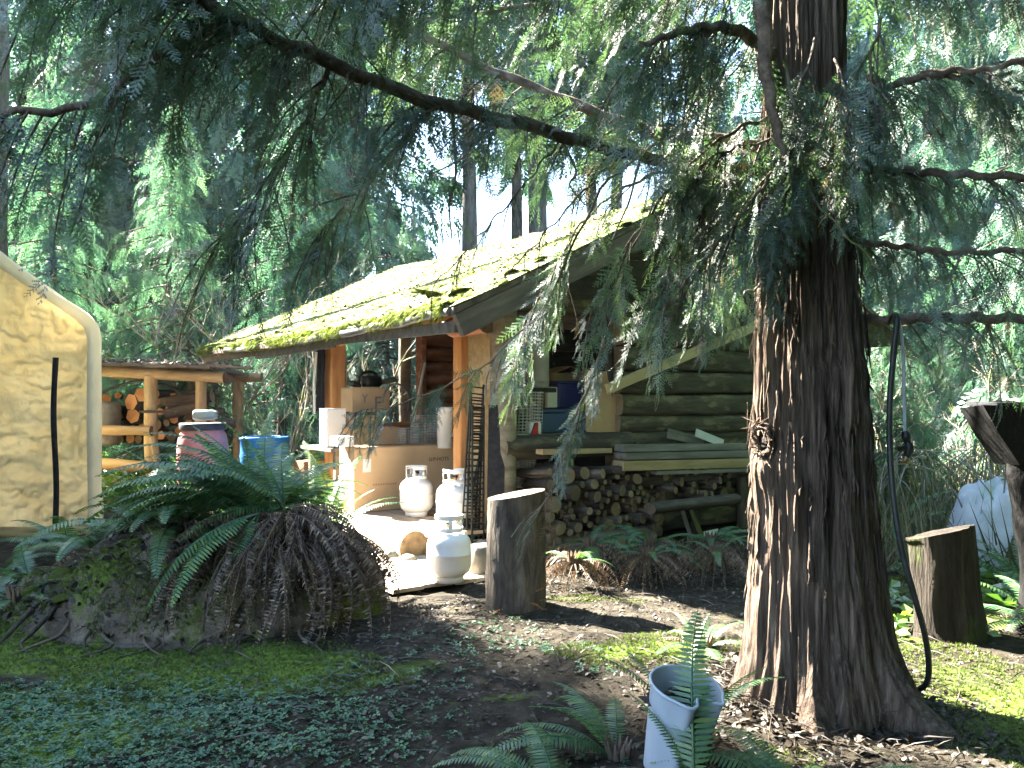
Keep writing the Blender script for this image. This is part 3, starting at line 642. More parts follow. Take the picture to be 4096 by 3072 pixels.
# --- posts, plates and beams
FL = .24
wood_log('post', (WV+.05, GU, -.05), (WV+.05, GU, rz_(WV)-.12), .115, 'post_grey', cabin, 1, 16, noise=.06)          # grey corner post
mbp = MB(); bbox_(mbp, (0, 0, 0), (.12, .13, rz_(WV)-.16-FL+.05)); mbp.build('post', 'wood_warm', cabin, False, loc=(WV, .97, (rz_(WV)-.16+FL)/2))
mbp = MB(); bbox_(mbp, (0, 0, 0), (.19, .20, rz_(WV)-.14-.05), .02); mbp.build('post', 'wood_warm', cabin, False, loc=(WV, PU, (rz_(WV)-.14+.05)/2))
wood_log('top_plate', (WV, .12, rz_(WV)-.155), (WV, 5.35, rz_(WV)-.175), .085, 'log_red', cabin, 3, 14)
wood_log('cross_beam', (WV+.1, PU, 2.16), (5.3, PU, 2.16), .075, 'wood_warm_x', cabin, 4, 14, noise=.05)
wood_log('gable_beam', (WV-.25, GU, 2.13), (5.45, GU, 2.13), .095, ['log_grey', 'cut_end'], cabin, 5, 14)
wood_log('corner_stub', (WV-.12, GU-.02, 1.93), (WV-.12, GU+.5, 1.93), .10, ['log_red', 'cut_end'], cabin, 6, 12)
wood_log('post', (5.4, GU, -.05), (5.4, GU, 2.2), .11, 'post_grey', cabin, 7, 12)
wood_log('post', (5.4, PU, -.05), (5.4, PU, 2.2), .11, 'post_grey', cabin, 8, 12)
wood_log('post', (5.4, 5.3, -.05), (5.4, 5.3, 2.2), .10, 'post_grey', cabin, 9, 12)
wood_log('post', (RIDGEV, 6.5, -.05), (RIDGEV, 6.5, 3.25), .10, 'post_grey', cabin, 10, 12)
wood_log('ridge_pole', (RIDGEV, .1, 3.27), (RIDGEV, UL-.1, 3.27), .07, 'log_grey', cabin, 11, 10)
# --- near gable wall: logs right of the shelf opening (each one a log)
V0 = on_gable(617, 400, GU).x
bz = [.99, 1.165, 1.365, 1.575, 1.80, 2.04]
for k in range(len(bz)-1):
    h = bz[k+1]-bz[k]
    wood_log('log', (V0+.02*(k % 2), GU+.03, (bz[k]+bz[k+1])/2), (5.45, GU+.03, (bz[k]+bz[k+1])/2-.02), h/2*1.0, ['log_grey', 'cut_end'], cabin, 20+k, 24, 16, .07, 5, sq=4.5)
for k, z in enumerate((.14, .34, .54, .74, .90)):
    wood_log('log', (V0 if z < .85 else WV+.16, GU+.05, z), (5.45, GU+.05, z), .10, ['log_grey', 'cut_end'], cabin, 30+k, 20, 9, sq=4)
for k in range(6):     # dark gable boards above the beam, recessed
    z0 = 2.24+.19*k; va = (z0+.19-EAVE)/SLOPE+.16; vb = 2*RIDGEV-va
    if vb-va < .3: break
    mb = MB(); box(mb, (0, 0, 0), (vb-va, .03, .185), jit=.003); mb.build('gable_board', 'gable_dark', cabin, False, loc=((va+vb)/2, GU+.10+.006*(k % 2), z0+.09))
a, b = on_gable(670, 285, GU+.02), on_gable(745, 318, GU+.02)
mb = MB(); L = (b-a).length; box(mb, (0, 0, 0), (L, .03, .06)); mb.build('gable_brace', 'gable_dark', cabin, False, loc=(a+b)/2, rot=(0, -math.atan2(b.z-a.z, b.x-a.x), 0))
# shelf opening: sill log, back partition, side jamb
wood_log('sill_log', (WV+.02, GU-.03, .915), (V0+.12, GU-.03, .905), .098, ['log_grey', 'cut_end'], cabin, 41, 16)
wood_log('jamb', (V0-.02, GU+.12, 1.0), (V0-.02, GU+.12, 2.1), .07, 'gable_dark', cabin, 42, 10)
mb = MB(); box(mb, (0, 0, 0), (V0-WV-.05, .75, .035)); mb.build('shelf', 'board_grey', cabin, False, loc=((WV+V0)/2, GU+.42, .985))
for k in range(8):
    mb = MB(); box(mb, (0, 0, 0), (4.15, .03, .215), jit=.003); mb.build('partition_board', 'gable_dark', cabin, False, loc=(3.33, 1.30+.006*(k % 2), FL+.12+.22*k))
# front infill panel between corner post and the thin post
mb = MB(); box(mb, (0, 0, 0), (.03, .34, 1.72)); mb.build('front_panel', 'board_pale', cabin, False, loc=(WV+.02, .71, 1.10))
# far gable wall: reddish logs right of the doorway, a low log wall under its sill
VD = on_gable(421, 380, PU).x
for k in range(11):
    z = FL+.09+.172*k
    if z > 2.08: break
    wood_log('log', (VD+.015*(k % 2), PU+.02, z), (5.4, PU+.02, z), .093, ['log_red', 'wood_warm_x'], cabin, 50+k, 14, 9, .14, 6)
mb = MB(); bbox_(mb, (0, 0, 0), (.07, .16, 1.9)); mb.build('door_jamb', 'log_red', cabin, False, loc=(VD-.02, PU-.04, 1.15))
mb = MB(); box(mb, (0, 0, 0), (VD-WV, .26, .035)); mb.build('shelf', 'wood_warm_x', cabin, False, loc=((VD+WV)/2, PU-.10, 1.02))
mb = MB(); box(mb, (0, 0, 0), (VD-WV-.1, .03, .75)); mb.build('low_wall', 'log_red', cabin, False, loc=((VD+WV)/2, PU+.04, .62))
# back wall
for k in range(9):
    wood_log('log', (5.42, GU, .16+.21*k), (5.42, PU, .16+.21*k), .11, ['log_grey', 'cut_end'], cabin, 70+k, 10, 6)
mat('plank_deck', [(.3, (.30, .22, .15)), (.55, (.42, .33, .235)), (.75, (.50, .41, .31))], (8, 1.5, 8), .85, .3, (30, 5, 30))
# deck: floor planks and the pale round sill log in front
for k in range(18):
    v = .12+.165*k
    if v > 3.0: break
    mb = MB(); box(mb, (0, 0, 0), (.158, PU-GU-.1, .035), jit=.002); mb.build('floor_plank', 'plank_deck', cabin, False, loc=(v+.03, (PU+GU)/2, FL-.02))
wood_log('deck_log', (-.03, PU+.1, FL-.10), (-.01, .62, FL-.12), .135, ['sill_log', 'cut_end'], cabin, 81, 20, 14, .10, 3)
wood_log('deck_log', (.12, .62, .05), (WV-.02, GU+.02, .05), .10, ['sill_log', 'cut_end'], cabin, 82, 16, 8, .12, 4)

# ================================================================ log WOODSHED behind the tent
SH = Vector((*at(152, 13.0), 0)); shed = thing('woodshed', 'small open log woodshed with flat debris covered roof', 'shed', SH, R_(-2))
def SL(px, py, dy=0.0):
    p = P(px, py, 13.0+dy); return Vector((p.x-SH.x, dy, p.z))
def shlog(name, a, b, r, m, seed): return wood_log(name, a, b, r, m, shed, seed, 12, 8, .12, 4)
WW = ['wood_shed', 'cut_end']
mat('wood_shed', [(.3, (.27, .20, .11)), (.55, (.42, .325, .19)), (.75, (.52, .42, .27))], (3, 10, 10), .85, .5, (6, 40, 40))
shlog('post', (0, 0, -.05), (SL(151, 372).x, 0, 1.66), .10, WW, 1); shlog('post', (SL(201, 440).x, .05, -.05), (SL(200, 372).x, .05, 1.66), .085, WW, 2)
shlog('post', (0, 1.5, -.05), (0, 1.5, 1.7), .09, WW, 3); shlog('post', (.8, 1.5, -.05), (.8, 1.5, 1.7), .09, WW, 4); shlog('post', (-1.2, .1, -.05), (-1.2, .1, 1.75), .09, WW, 5)
shlog('roof_beam', SL(90, 371), SL(226, 377), .085, WW, 6); shlog('roof_beam', (-1.4, 1.5, 1.72), (1.2, 1.5, 1.68), .08, WW, 7)
for k in range(7):
    x0 = -1.2+.34*k; mb = MB(); box(mb, (0, 0, 0), (.33, 2.1, .035), jit=.006); mb.build('roof_board', 'board_grey', shed, False, loc=(x0, .75, 1.83+.012*(k % 2)-.012*k), rot=(-.03, .02, 0))
mb = MB(); box(mb, (0, 0, 0), (.75, .22, .03), jit=.01); mb.build('loose_board', 'board_grey', shed, False, loc=SL(228, 367, -.1), rot=(0, .05, .2))
shlog('rail', SL(95, 430, -.12), SL(152, 430, -.12), .075, ['board_pale', 'cut_end'], 8); shlog('rail', SL(95, 463, -.15), SL(152, 467, -.15), .09, ['board_pale', 'cut_end'], 9)
shlog('rail', SL(140, 411, -.15), SL(176, 412, -.15), .022, ['fire_bark', 'cut_end'], 10); shlog('brace', SL(153, 436, -.14), SL(158, 470, -.1), .06, WW, 11)
shlog('brace', SL(207, 405, .3), SL(203, 380, .3), .02, ['fire_bark', 'cut_end'], 12)
mb = MB(); n = 700; x = rng.uniform(-1.4, 1.0, n); y = rng.uniform(-.25, 1.7, n)
instance(mb, TWIG, np.stack([x, y, 1.86-.03*x+0*x], 1), rotz_rand(n, .35), np.stack([rng.uniform(.08, .3, n)]*3, 1), rng.uniform(.4, 1, n))
n = 1200; x = rng.uniform(-1.4, 1.05, n); y = rng.uniform(-.28, 1.7, n)
instance(mb, LEAF, np.stack([x, y, 1.865-.03*x+rng.uniform(0, .03, n)], 1), rotz_rand(n, .5), rng.uniform(.03, .09, n)[:, None]*np.ones(3), rng.uniform(.5, 1, n))
mb.build('roof_debris', 'litter', shed, smooth=False, kind='stuff')

# ================================================================ cream canvas TENT
TC = Vector((-4.17, 8.6, 0)); TR = math.atan2(.5, .866)
tent = thing('tent_shelter', 'cream tarpaulin garage tent at the left edge', 'tent', TC, TR)
# local: -x runs left along the front, +y runs back
HW, EZ, SLP, DEP = 2.6, 2.02, .74, 5.5
def troof(x): return EZ+SLP*min(-x, 2*HW+x)
xs = np.linspace(-.10, -2*HW+.10, 320); zs = np.linspace(-.02, 1, 170); X, T = np.meshgrid(xs, zs, indexing='ij')
top = np.array([troof(x)-.05 for x in xs])[:, None]; Z = T*top
qq = np.stack([X.ravel()*1.6, Z.ravel()*.9, 0*X.ravel()], 1)
Yw = .09+.05*fbm(qq*1.2, 3, 2).reshape(X.shape)+.085*np.abs(fbm(qq*np.array([2.2, 3.6, 1])+3, 4, 4)).reshape(X.shape)+.012*np.sin(X*16)*(1-T)**2+.02*np.sin(X*5+Z*6)*np.sin(Z*3)+.055*np.abs(fbm(qq*np.array([1.3, 6.5, 1])+9, 3, 14)).reshape(X.shape)*(1.1-.5*T)-.045*(1-np.abs(fbm(qq*np.array([2.6, 4.4, 1])+21, 3, 24))).reshape(X.shape)**9-.03*(1-np.abs(fbm(qq*np.array([5.5, 7.5, 1])+5, 2, 27))).reshape(X.shape)**8*(1-.6*T)
mb = MB(); grid(mb, X, Yw, Z, flip=True); fp = mb.build('front_panel', 'tarp_cream', tent)
# roof and side cover, wrapping past the frame with a hem that overhangs the front
prof = [(-.00, 0.0), (.0, .5), (.0, 1.0), (.0, 1.5), (.0, EZ-.10), (-.025, EZ+.03), (-.11, EZ+.125)]
k = 12; prof += [(-.11-(HW-.11)*i/k, EZ+.125+(HW-.11)*i/k*SLP) for i in range(1, k+1)]
prof = prof+[(-2*HW-x, z) for x, z in prof[-2::-1]]
prof = np.array(prof)
def lin(n):
    d = np.r_[0, np.cumsum(np.linalg.norm(np.diff(prof, axis=0), axis=1))]; t = np.linspace(0, d[-1], n)
    return np.stack([np.interp(t, d, prof[:, 0]), np.interp(t, d, prof[:, 1]), 0*t], 1)
def cover(mb, y0, y1, off, ny, wr):
    ys = np.linspace(y0, y1, ny); A = len(prof); fine = lin(150)[:, :2]
    Xc, Yc = np.meshgrid(np.arange(150), ys, indexing='ij'); ctr = np.array([-HW, 1.4])
    dn = fine-ctr; dn /= np.linalg.norm(dn, axis=1)[:, None]
    nn = fbm(np.stack([Xc.ravel()*.16, Yc.ravel()*2.2, 0*Xc.ravel()], 1), 3, 6).reshape(Xc.shape)*wr+off
    grid(mb, fine[:, 0][:, None]+dn[:, 0][:, None]*nn, Yc+0*nn, fine[:, 1][:, None]+dn[:, 1][:, None]*nn)
mb = MB(); cover(mb, -.02, DEP, .0, 40, .05); mb.build('cover', 'tarp_cream', tent)
mb = MB(); fine = lin(160)
ring = []
for j, (yo, ro) in enumerate([(-.02, .015), (-.03, .014), (-.036, -.01), (-.034, -.06), (-.03, -.112), (-.0, -.118)]):
    ctr = np.array([-HW, 1.4]); dn = fine[:, :2]-ctr; dn /= np.linalg.norm(dn, axis=1)[:, None]
    nn = ro+.010*np.sin(np.arange(160)*2.1)*(j in (2, 3, 4))+.008*fbm(np.stack([np.arange(160)*.3, np.full(160, j*.5), np.zeros(160)], 1), 2, 3)
    ring.append(np.stack([fine[:, 0]+dn[:, 0]*nn, np.full(160, yo), fine[:, 1]+dn[:, 1]*nn], 1))
ring = np.array(ring); grid(mb, ring[..., 0], ring[..., 1], ring[..., 2], flip=True); mb.build('roof_hem', 'tarp_hem', tent)
mb = MB(); zz = np.linspace(.08, 1.72, 14); w_ = -.40
tube(mb, np.stack([w_+.012*np.sin(zz*4), .005+0*zz, zz], 1), .030, 8, flat=.9, noise=.1); mb.build('zip_strip', 'black_cloth', tent)
mb = MB(); zz = np.linspace(.05, 1.8, 14)
tube(mb, np.stack([-.105+.006*np.sin(zz*5), .03+0*zz, zz], 1), .008, 6); mb.build('seam', 'board_pale', tent)
mb = MB(); xs = np.linspace(-.1, -2.2, 30)
for j in range(4):
    tube(mb, np.stack([xs, -.06-.05*j+.02*np.sin(xs*7+j), .05-.008*j+.03*np.sin(xs*4+j*2)+.0*xs], 1), .035-.004*j, 7, noise=.3, nsc=5, seed=j)
mb.build('ground_skirt', 'tarp_cream', tent)
# ================================================================ big near CEDAR
TX, TY = 1.315, 3.75
cedar = thing('cedar_tree', 'large cedar in the foreground with shaggy brown bark', 'tree', (TX, TY, 0))
def big_trunk():
    py = np.array([-700, 0, 100, 250, 370, 460, 555, 640, 695, 760]); lx = np.array([774, 766, 764, 760, 757, 755, 754, 749, 742, 738]); rx = np.array([832, 843, 845, 852, 862, 866, 873, 884, 895, 905])
    zt = CAMZ-(py-HZ)/FPX*TY; ctr = ((lx+rx)/2-512)/FPX*TY-TX; rad = (rx-lx)/2/FPX*TY
    zt, ctr, rad = zt[::-1], ctr[::-1], rad[::-1]
    nz, na = 400, 280; z = np.linspace(-.35, 6.3, nz); a = np.linspace(0, 2*np.pi, na, endpoint=False)
    Zg, A = np.meshgrid(z, a, indexing='ij')
    Rr = np.interp(Zg, zt, rad); Cx = np.interp(Zg, zt, ctr)
    zc = Zg.clip(-.1)
    for ang, amp, h, sg in ((-50, .26, .13, .20), (-112, .13, .12, .22), (178, .07, .14, .30), (12, .14, .16, .30), (80, .25, .2, .35), (-88, .09, .4, .16), (-20, .10, .2, .22), (215, .05, .2, .25)):
        dA = (A-math.radians(ang)+np.pi) % (2*np.pi)-np.pi
        Rr = Rr+amp*np.exp(-(dA/sg)**2)*np.exp(-zc/h)
    # fluted buttresses running up the stem, then fibrous strips
    q = np.stack([np.cos(A)*3.2, np.sin(A)*3.2, Zg*.22], -1).reshape(-1, 3)
    Rr = Rr*(1+.09*fbm(q, 3, 2).reshape(A.shape))
    q = np.stack([np.cos(A)*9, np.sin(A)*9, Zg*1.3], -1).reshape(-1, 3); Rr = Rr+.030*fbm(q, 3, 4).reshape(A.shape)
    q = np.stack([np.cos(A)*17, np.sin(A)*17, Zg*2.6], -1).reshape(-1, 3); Rr = Rr-.034*np.abs(fbm(q, 2, 7)).reshape(A.shape)+.010*fbm(q*np.array([1.9, 1.9, 3.0]), 2, 9).reshape(A.shape)
    for ang, zz, d, s in ((-150, 1.02, .035, .11), (-160, 1.1, -.05, .055), (-95, 1.42, .03, .13), (-92, 1.48, -.045, .05), (-60, 1.15, -.03, .06), (-55, 1.2, .02, .12)):   # knots and scars
        dA = ((A-math.radians(ang)+np.pi) % (2*np.pi)-np.pi)*.24
        Rr = Rr+d*np.exp(-(dA**2+(Zg-zz)**2)/s**2)
    for ang in (-84, -35, -128, 170):    # deep vertical folds low on the stem
        dA = (A-math.radians(ang)+.12*np.sin(Zg*2)+np.pi) % (2*np.pi)-np.pi
        Rr = Rr-.026*np.exp(-(dA/.10)**2)*np.exp(-((Zg-.25)/.75)**2)
    mb = MB(); X = Cx+Rr*np.cos(A); Yy = Rr*np.sin(A)
    V = np.stack([X, Yy, Zg], -1).reshape(-1, 3); i = np.arange(nz-1)[:, None]*na; j = np.arange(na)[None]; j2 = (j+1) % na
    mb.add(V, np.stack([i+j, i+j2, i+na+j2, i+na+j], -1).reshape(-1, 4)); t = mb.build('trunk', 'bark_cedar', cedar)
    # loose bark shreds
    rr = np.random.default_rng(5)
    for k in range(230):
        a = math.radians(rr.uniform(-195, 10)); z0 = rr.uniform(.4, 2.4); L = rr.uniform(.06, .26); r0 = np.interp(z0, zt, rad)+.012
        c0 = np.interp(z0, zt, ctr); o = np.array([math.cos(a), math.sin(a), 0]); s = np.array([-o[1], o[0], 0]); s3 = rr.uniform(.004, .013)
        pts = [np.array([c0, 0, z0+L*f])+o*(r0+rr.uniform(0, .02)*(1-f)-.012*f)+s*rr.uniform(-.008, .008) for f in np.linspace(0, 1, 5)]
        mb = MB(); tube(mb, pts, [s3*.4, s3, s3, s3, s3*.5], 4, flat=.4); mb.build('bark_shred', 'bark_cedar', t)
big_trunk()
kn = MB(); qa = np.linspace(0, 2*np.pi, 18); KA = math.radians(-158); ko = np.array([math.cos(KA), math.sin(KA), 0]); ks = np.array([-ko[1], ko[0], 0]); kc = np.array([-.004, 0, 1.13])+ko*.245
tube(kn, np.array([kc+ks*.045*math.cos(a)+np.array([0, 0, 1])*.065*math.sin(a)+ko*.012*math.sin(3*a) for a in qa]), .013, 8, noise=.9, nsc=30); kn.build('knot_rim', 'bark_cedar', cedar)
kn = MB(); tube(kn, [kc-ko*.02, kc+ko*.004], [.045, .03], 12, noise=.3); kn.build('knot_shade_disc', 'char_and_shade', cedar)  # solid black plug; the shade of a hollow is put into its colour
kr = np.random.default_rng(3); kn = MB()
for k in range(40):
    a0 = kr.uniform(0, 6.28); b0 = kc+ks*.05*math.cos(a0)+np.array([0, 0, 1])*.07*math.sin(a0); tube(kn, [b0, b0+ko*.02+ks*kr.normal(0, .02), b0+ko*kr.uniform(.02, .05)+ks*kr.normal(0, .04)+np.array([0, 0, kr.normal(0, .04)])], [.008, .006, .002], 4, flat=.5)
kn.build('torn_bark', 'bark_cedar', cedar, kind='stuff')
def LW(p): return Vector(p)-Vector((TX, TY, 0))
def limb(pts, r0, r1, parent=cedar, name='branch', m='branch_bark', n=22, ns=10, noise=.14):
    w_ = curve_pts([LW(p) for p in pts], n); mb = MB()
    w_ = w_+np.c_[.006*np.sin(np.arange(n)*1.3), 0*np.arange(n), .008*np.sin(np.arange(n)*1.9+1)]
    tube(mb, w_, np.linspace(r0, r1, n), ns, noise=noise, nsc=9, seed=int(abs(r0*1000)))
    return mb.build(name, m, parent), w_
DENS = .62
def hang_foliage(parent, path, n, size=(.22, .45), down=(.5, 1.2), spread=.10, out=.25, tm=None, t0=.05, t1=1, tint=(.45, .22), name='foliage', m='cedar', brown=.05, layers=2, full=9):
    """drooping strands along a limb; each strand is a thin twig carrying two ranks of flat sprays"""
    n = max(5, int(n*DENS)); fo = MB(); tw = MB(); k = len(path)
    PP, DD, NN, SS, TT = [], [], [], [], []
    for j in range(n):
        q = rng.uniform(t0, t1)*(k-1); i = min(int(q), k-2); f = q-i
        p = path[i]*(1-f)+path[i+1]*f; tg = path[i+1]-path[i]; tg = tg/(np.linalg.norm(tg)+1e-9)
        sd = np.cross(tg, [0, 0, 1.]); sd = sd/(np.linalg.norm(sd)+1e-9)
        L = rng.uniform(*size)*1.45; a = rng.uniform(-1.25, 1.25)*rng.choice([1, 1, .4])
        d = tg*rng.uniform(.1, 1)*(1+out)+sd*a; d[2] -= rng.uniform(*down)*.55; d = d/np.linalg.norm(d)
        nr = np.cross(d, rng.normal(0, 1, 3)+np.array([0, 1.2, 0])); nr = nr/(np.linalg.norm(nr)+1e-9)
        pts = [p]; ds = [d]
        for s in range(5):
            d = d+np.array([0, 0, -1.])*rng.uniform(.12, .42)*(1 if down[1] > .6 else .15)+rng.normal(0, .07, 3); d = d/np.linalg.norm(d); pts.append(pts[-1]+d*L/5); ds.append(d)
        tube(tw, pts, np.linspace(.0045, .0015, 6)*(.6+L), 3, caps=False)
        t_ = float(np.clip(rng.normal(*tint), 0, .86)); dead = rng.uniform() < brown
        side = np.cross(ds[2], nr); side = side/(np.linalg.norm(side)+1e-9); nr2 = np.cross(side, ds[2])
        for s in range(full):
            u = (s+.6)/full*5; i = min(int(u), 4); f = u-i; c = pts[i]*(1-f)+pts[i+1]*f; sg = 1 if s % 2 else -1
            dd = ds[i+1]*rng.uniform(.75, 1.1)+side*sg*rng.uniform(.45, .95)+np.array([0, 0, -.18])
            if dead and rng.uniform() < .5: continue
            PP.append(c); DD.append(dd); NN.append(nr2+rng.normal(0, .22, 3)); SS.append(L*(.50-.28*u/5)*rng.uniform(.75, 1.2)); TT.append(1 if dead else np.clip(t_+rng.normal(0, .08), 0, .88))
        PP.append(pts[4]); DD.append(ds[5]); NN.append(nr2); SS.append(L*.36); TT.append(1 if dead else t_)
    put_sprays(fo, STR, np.array(PP), np.array(DD), np.array(NN), np.array(SS), np.array(TT))
    o = fo.build(name, m, parent, smooth=False, kind='stuff'); tw.build('twigs', 'branch_bark', parent, kind='stuff'); return o
# 1: the long limb that comes from the trunk towards the upper left
B1 = [P(775, 172, 3.75), P(690, 163, 3.7), P(625, 153, 3.55), P(532, 127, 3.3), P(417, 97, 3.0), P(287, 44, 2.65), P(203, 0, 2.45), P(120, -60, 2.3)]
b1, w1 = limb(B1, .030, .020, n=40)
hang_foliage(b1, w1, 100, (.14, .34), (.5, 1.3), .22, .3, t0=.45)
hang_foliage(b1, w1, 22, (.10, .24), (.5, 1.3), .15, .3, t0=.15, t1=.45)
hang_foliage(b1, w1, 56, (.12, .28), (-.6, .5), .10, .4, t0=.15, layers=1)
for (x0, y0, Y0, x1, y1, Y1) in ((365, 80, 2.9, 352, 165, 2.85), (452, 108, 3.1, 452, 240, 3.05), (560, 138, 3.4, 585, 205, 3.35), (500, 120, 3.2, 430, 175, 3.2), (640, 158, 3.6, 612, 240, 3.5)):
    pt = [P(x0, y0, Y0), P((x0+x1)/2+4, (y0+y1)/2, (Y0+Y1)/2), P((x0+x1)/2-3, y0*.3+y1*.7, Y1), P(x1, y1, Y1)]
    wz = curve_pts([LW(p) for p in pt], 10); mb = MB(); tube(mb, wz, np.linspace(.006, .003, 10), 5, noise=.2, nsc=30); mb.build('dead_twig', 'twig_pale', b1)
# fork at the upper left
B1b = [P(245, 22, 2.55), P(205, 32, 2.5), P(150, 62, 2.45), P(90, 105, 2.4), P(20, 112, 2.35), P(-40, 120, 2.3)]
b1b, w1b = limb(B1b, .018, .008, name='branch')
hang_foliage(b1b, w1b, 42, (.16, .36), (.5, 1.3), .2, .3)
B1c = [P(330, 62, 2.75), P(300, 130, 2.9), P(262, 190, 3.0), P(215, 245, 3.05)]
b1c, w1c = limb(B1c, .010, .003); hang_foliage(b1c, w1c, 45, (.14, .30), (.4, 1.2), .12)
B1d = [P(435, 103, 3.05), P(395, 150, 3.15), P(345, 205, 3.25), P(318, 240, 3.3)]
b1d, w1d = limb(B1d, .010, .003); hang_foliage(b1d, w1d, 40, (.14, .30), (.4, 1.2), .12)
# 2: second limb just above and behind
B2 = [P(775, 150, 3.75), P(700, 138, 3.8), P(640, 128, 3.9), P(560, 98, 4.0), P(470, 60, 4.1), P(380, 10, 4.2), P(300, -50, 4.2)]
b2, w2 = limb(B2, .035, .012, n=30); hang_foliage(b2, w2, 70, (.18, .40), (.5, 1.2), .22, .3, t0=.1)
# 3: upper limbs over the picture, their sprays hang into the top
for (pts, n) in (([P(780, -30, 3.75), P(690, -60, 3.5), P(560, -70, 3.3), P(430, -50, 3.2), P(330, -20, 3.1)], 130),
                 ([P(790, -80, 3.75), P(700, -40, 4.2), P(600, -10, 4.6), P(500, 10, 5.0), P(400, 20, 5.3)], 130),
                 ([P(800, -120, 3.75), P(620, -160, 3.0), P(420, -150, 2.7), P(200, -110, 2.5), P(40, -60, 2.4)], 80),
                 ([P(780, 60, 3.75), P(735, 30, 3.4), P(690, 30, 3.2), P(640, 45, 3.1)], 60),
                 ([P(830, -40, 3.75), P(900, -60, 3.7), P(980, -50, 3.6), P(1060, -20, 3.5)], 70)):
    bb, ww = limb(pts, .03, .010, n=24); hang_foliage(bb, ww, n, (.2, .42), (.6, 1.4), .28, .3, t0=.1)
# 4: drooping sprays left of the trunk, in front of the gable
LEFT = [
 ([P(770, 118, 3.7), P(735, 130, 3.5), P(690, 165, 3.45), P(650, 215, 3.5), P(612, 270, 3.55), P(585, 330, 3.6)], .014, 55),
 ([P(775, 170, 3.7), P(730, 185, 3.55), P(690, 225, 3.5), P(668, 270, 3.5), P(650, 300, 3.5)], .012, 50),
 ([P(780, 160, 3.6), P(760, 190, 3.45), P(725, 235, 3.4), P(690, 275, 3.4), P(662, 310, 3.4)], .012, 50),
 ([P(690, 165, 3.6), P(640, 180, 3.7), P(600, 205, 3.8), P(570, 240, 3.9), P(545, 290, 4.0), P(520, 330, 4.0)], .012, 40),
 ([P(640, 155, 3.6), P(605, 185, 3.6), P(575, 240, 3.6), P(548, 300, 3.7), P(500, 352, 3.8), P(450, 384, 3.9), P(395, 405, 4.0), P(352, 412, 4.0)], .011, 42),
 ([P(655, 200, 3.6), P(628, 260, 3.6), P(612, 320, 3.6), P(592, 375, 3.6), P(575, 420, 3.6), P(560, 460, 3.6), P(545, 500, 3.55), P(510, 535, 3.5)], .009, 34),
 ([P(620, 155, 3.55), P(575, 200, 3.55), P(530, 250, 3.6), P(490, 290, 3.65)], .008, 16),
 ([P(560, 140, 3.4), P(520, 190, 3.4), P(480, 235, 3.45), P(430, 290, 3.5)], .007, 18)]
for k, (pts, r0, n) in enumerate(LEFT):
    bb, ww = limb(pts, r0*.62, .0022, n=26, ns=7)
    if k == 5: hang_foliage(bb, ww, n, (.10, .20), (.6, 1.3), .03, .5, t0=.15, layers=1)
    elif k >= 6: hang_foliage(bb, ww, n, (.07, .15), (.5, 1.3), .03, .5, t0=.2, layers=1)
    elif k == 4: hang_foliage(bb, ww, n, (.10, .22), (.5, 1.2), .05, .4, t0=.3, layers=1)
    else: hang_foliage(bb, ww, int(n*.9), (.14, .32), (.6, 1.3), .10, .4, t0=.12)
bb, ww = limb([P(772, 140, 3.65), P(735, 148, 3.5), P(705, 162, 3.4), P(682, 188, 3.4)], .007, .003, n=14, ns=6); hang_foliage(bb, ww, 40, (.12, .26), (.5, 1.2), .08, .4)
# sprays in front of the trunk, high
for pts, n in (([P(815, 40, 3.45), P(800, 90, 3.35), P(790, 140, 3.35), P(785, 180, 3.35)], 55), ([P(835, 60, 3.5), P(850, 110, 3.4), P(840, 170, 3.4)], 40), ([P(800, 150, 3.4), P(790, 185, 3.3), P(772, 215, 3.3)], 34), ([P(880, 20, 3.6), P(870, 70, 3.5), P(880, 120, 3.5)], 40)):
    bb, ww = limb(pts, .008, .003, n=12, ns=6); hang_foliage(bb, ww, n, (.14, .30), (.6, 1.3), .10, .4)
# limbs reaching back over the firewood side, added to shade the right-hand stumps
for pts, n in (([(1.38, 3.85, 2.55), (1.6, 4.6, 2.58), (1.95, 5.4, 2.42), (2.25, 5.95, 2.2)], 75), ([(1.32, 3.85, 2.45), (1.38, 5.0, 2.48), (1.48, 6.0, 2.28), (1.55, 6.5, 2.05)], 60)):
    bb, ww = limb(pts, .014, .005, n=18, ns=7); hang_foliage(bb, ww, n, (.18, .36), (.5, 1.2), .1, .4, t0=.2)
# dark hanging branch before the trunk
limb([P(760, -30, 3.2), P(764, 30, 3.2), P(768, 90, 3.2), P(776, 125, 3.2), P(783, 155, 3.2)], .034, .012, n=22, noise=.22)
limb([P(783, 62, 3.3), P(795, 105, 3.3), P(812, 140, 3.35), P(845, 170, 3.4)], .007, .004, m='twig_pale', n=14, ns=5)
limb([P(798, 150, 3.35), P(815, 200, 3.35), P(850, 238, 3.35), P(880, 270, 3.4)], .006, .003, m='twig_pale', n=14, ns=5)
limb([P(760, 285, 3.6), P(748, 292, 3.55), P(735, 298, 3.5)], .006, .003, m='twig_pale', n=8, ns=5)
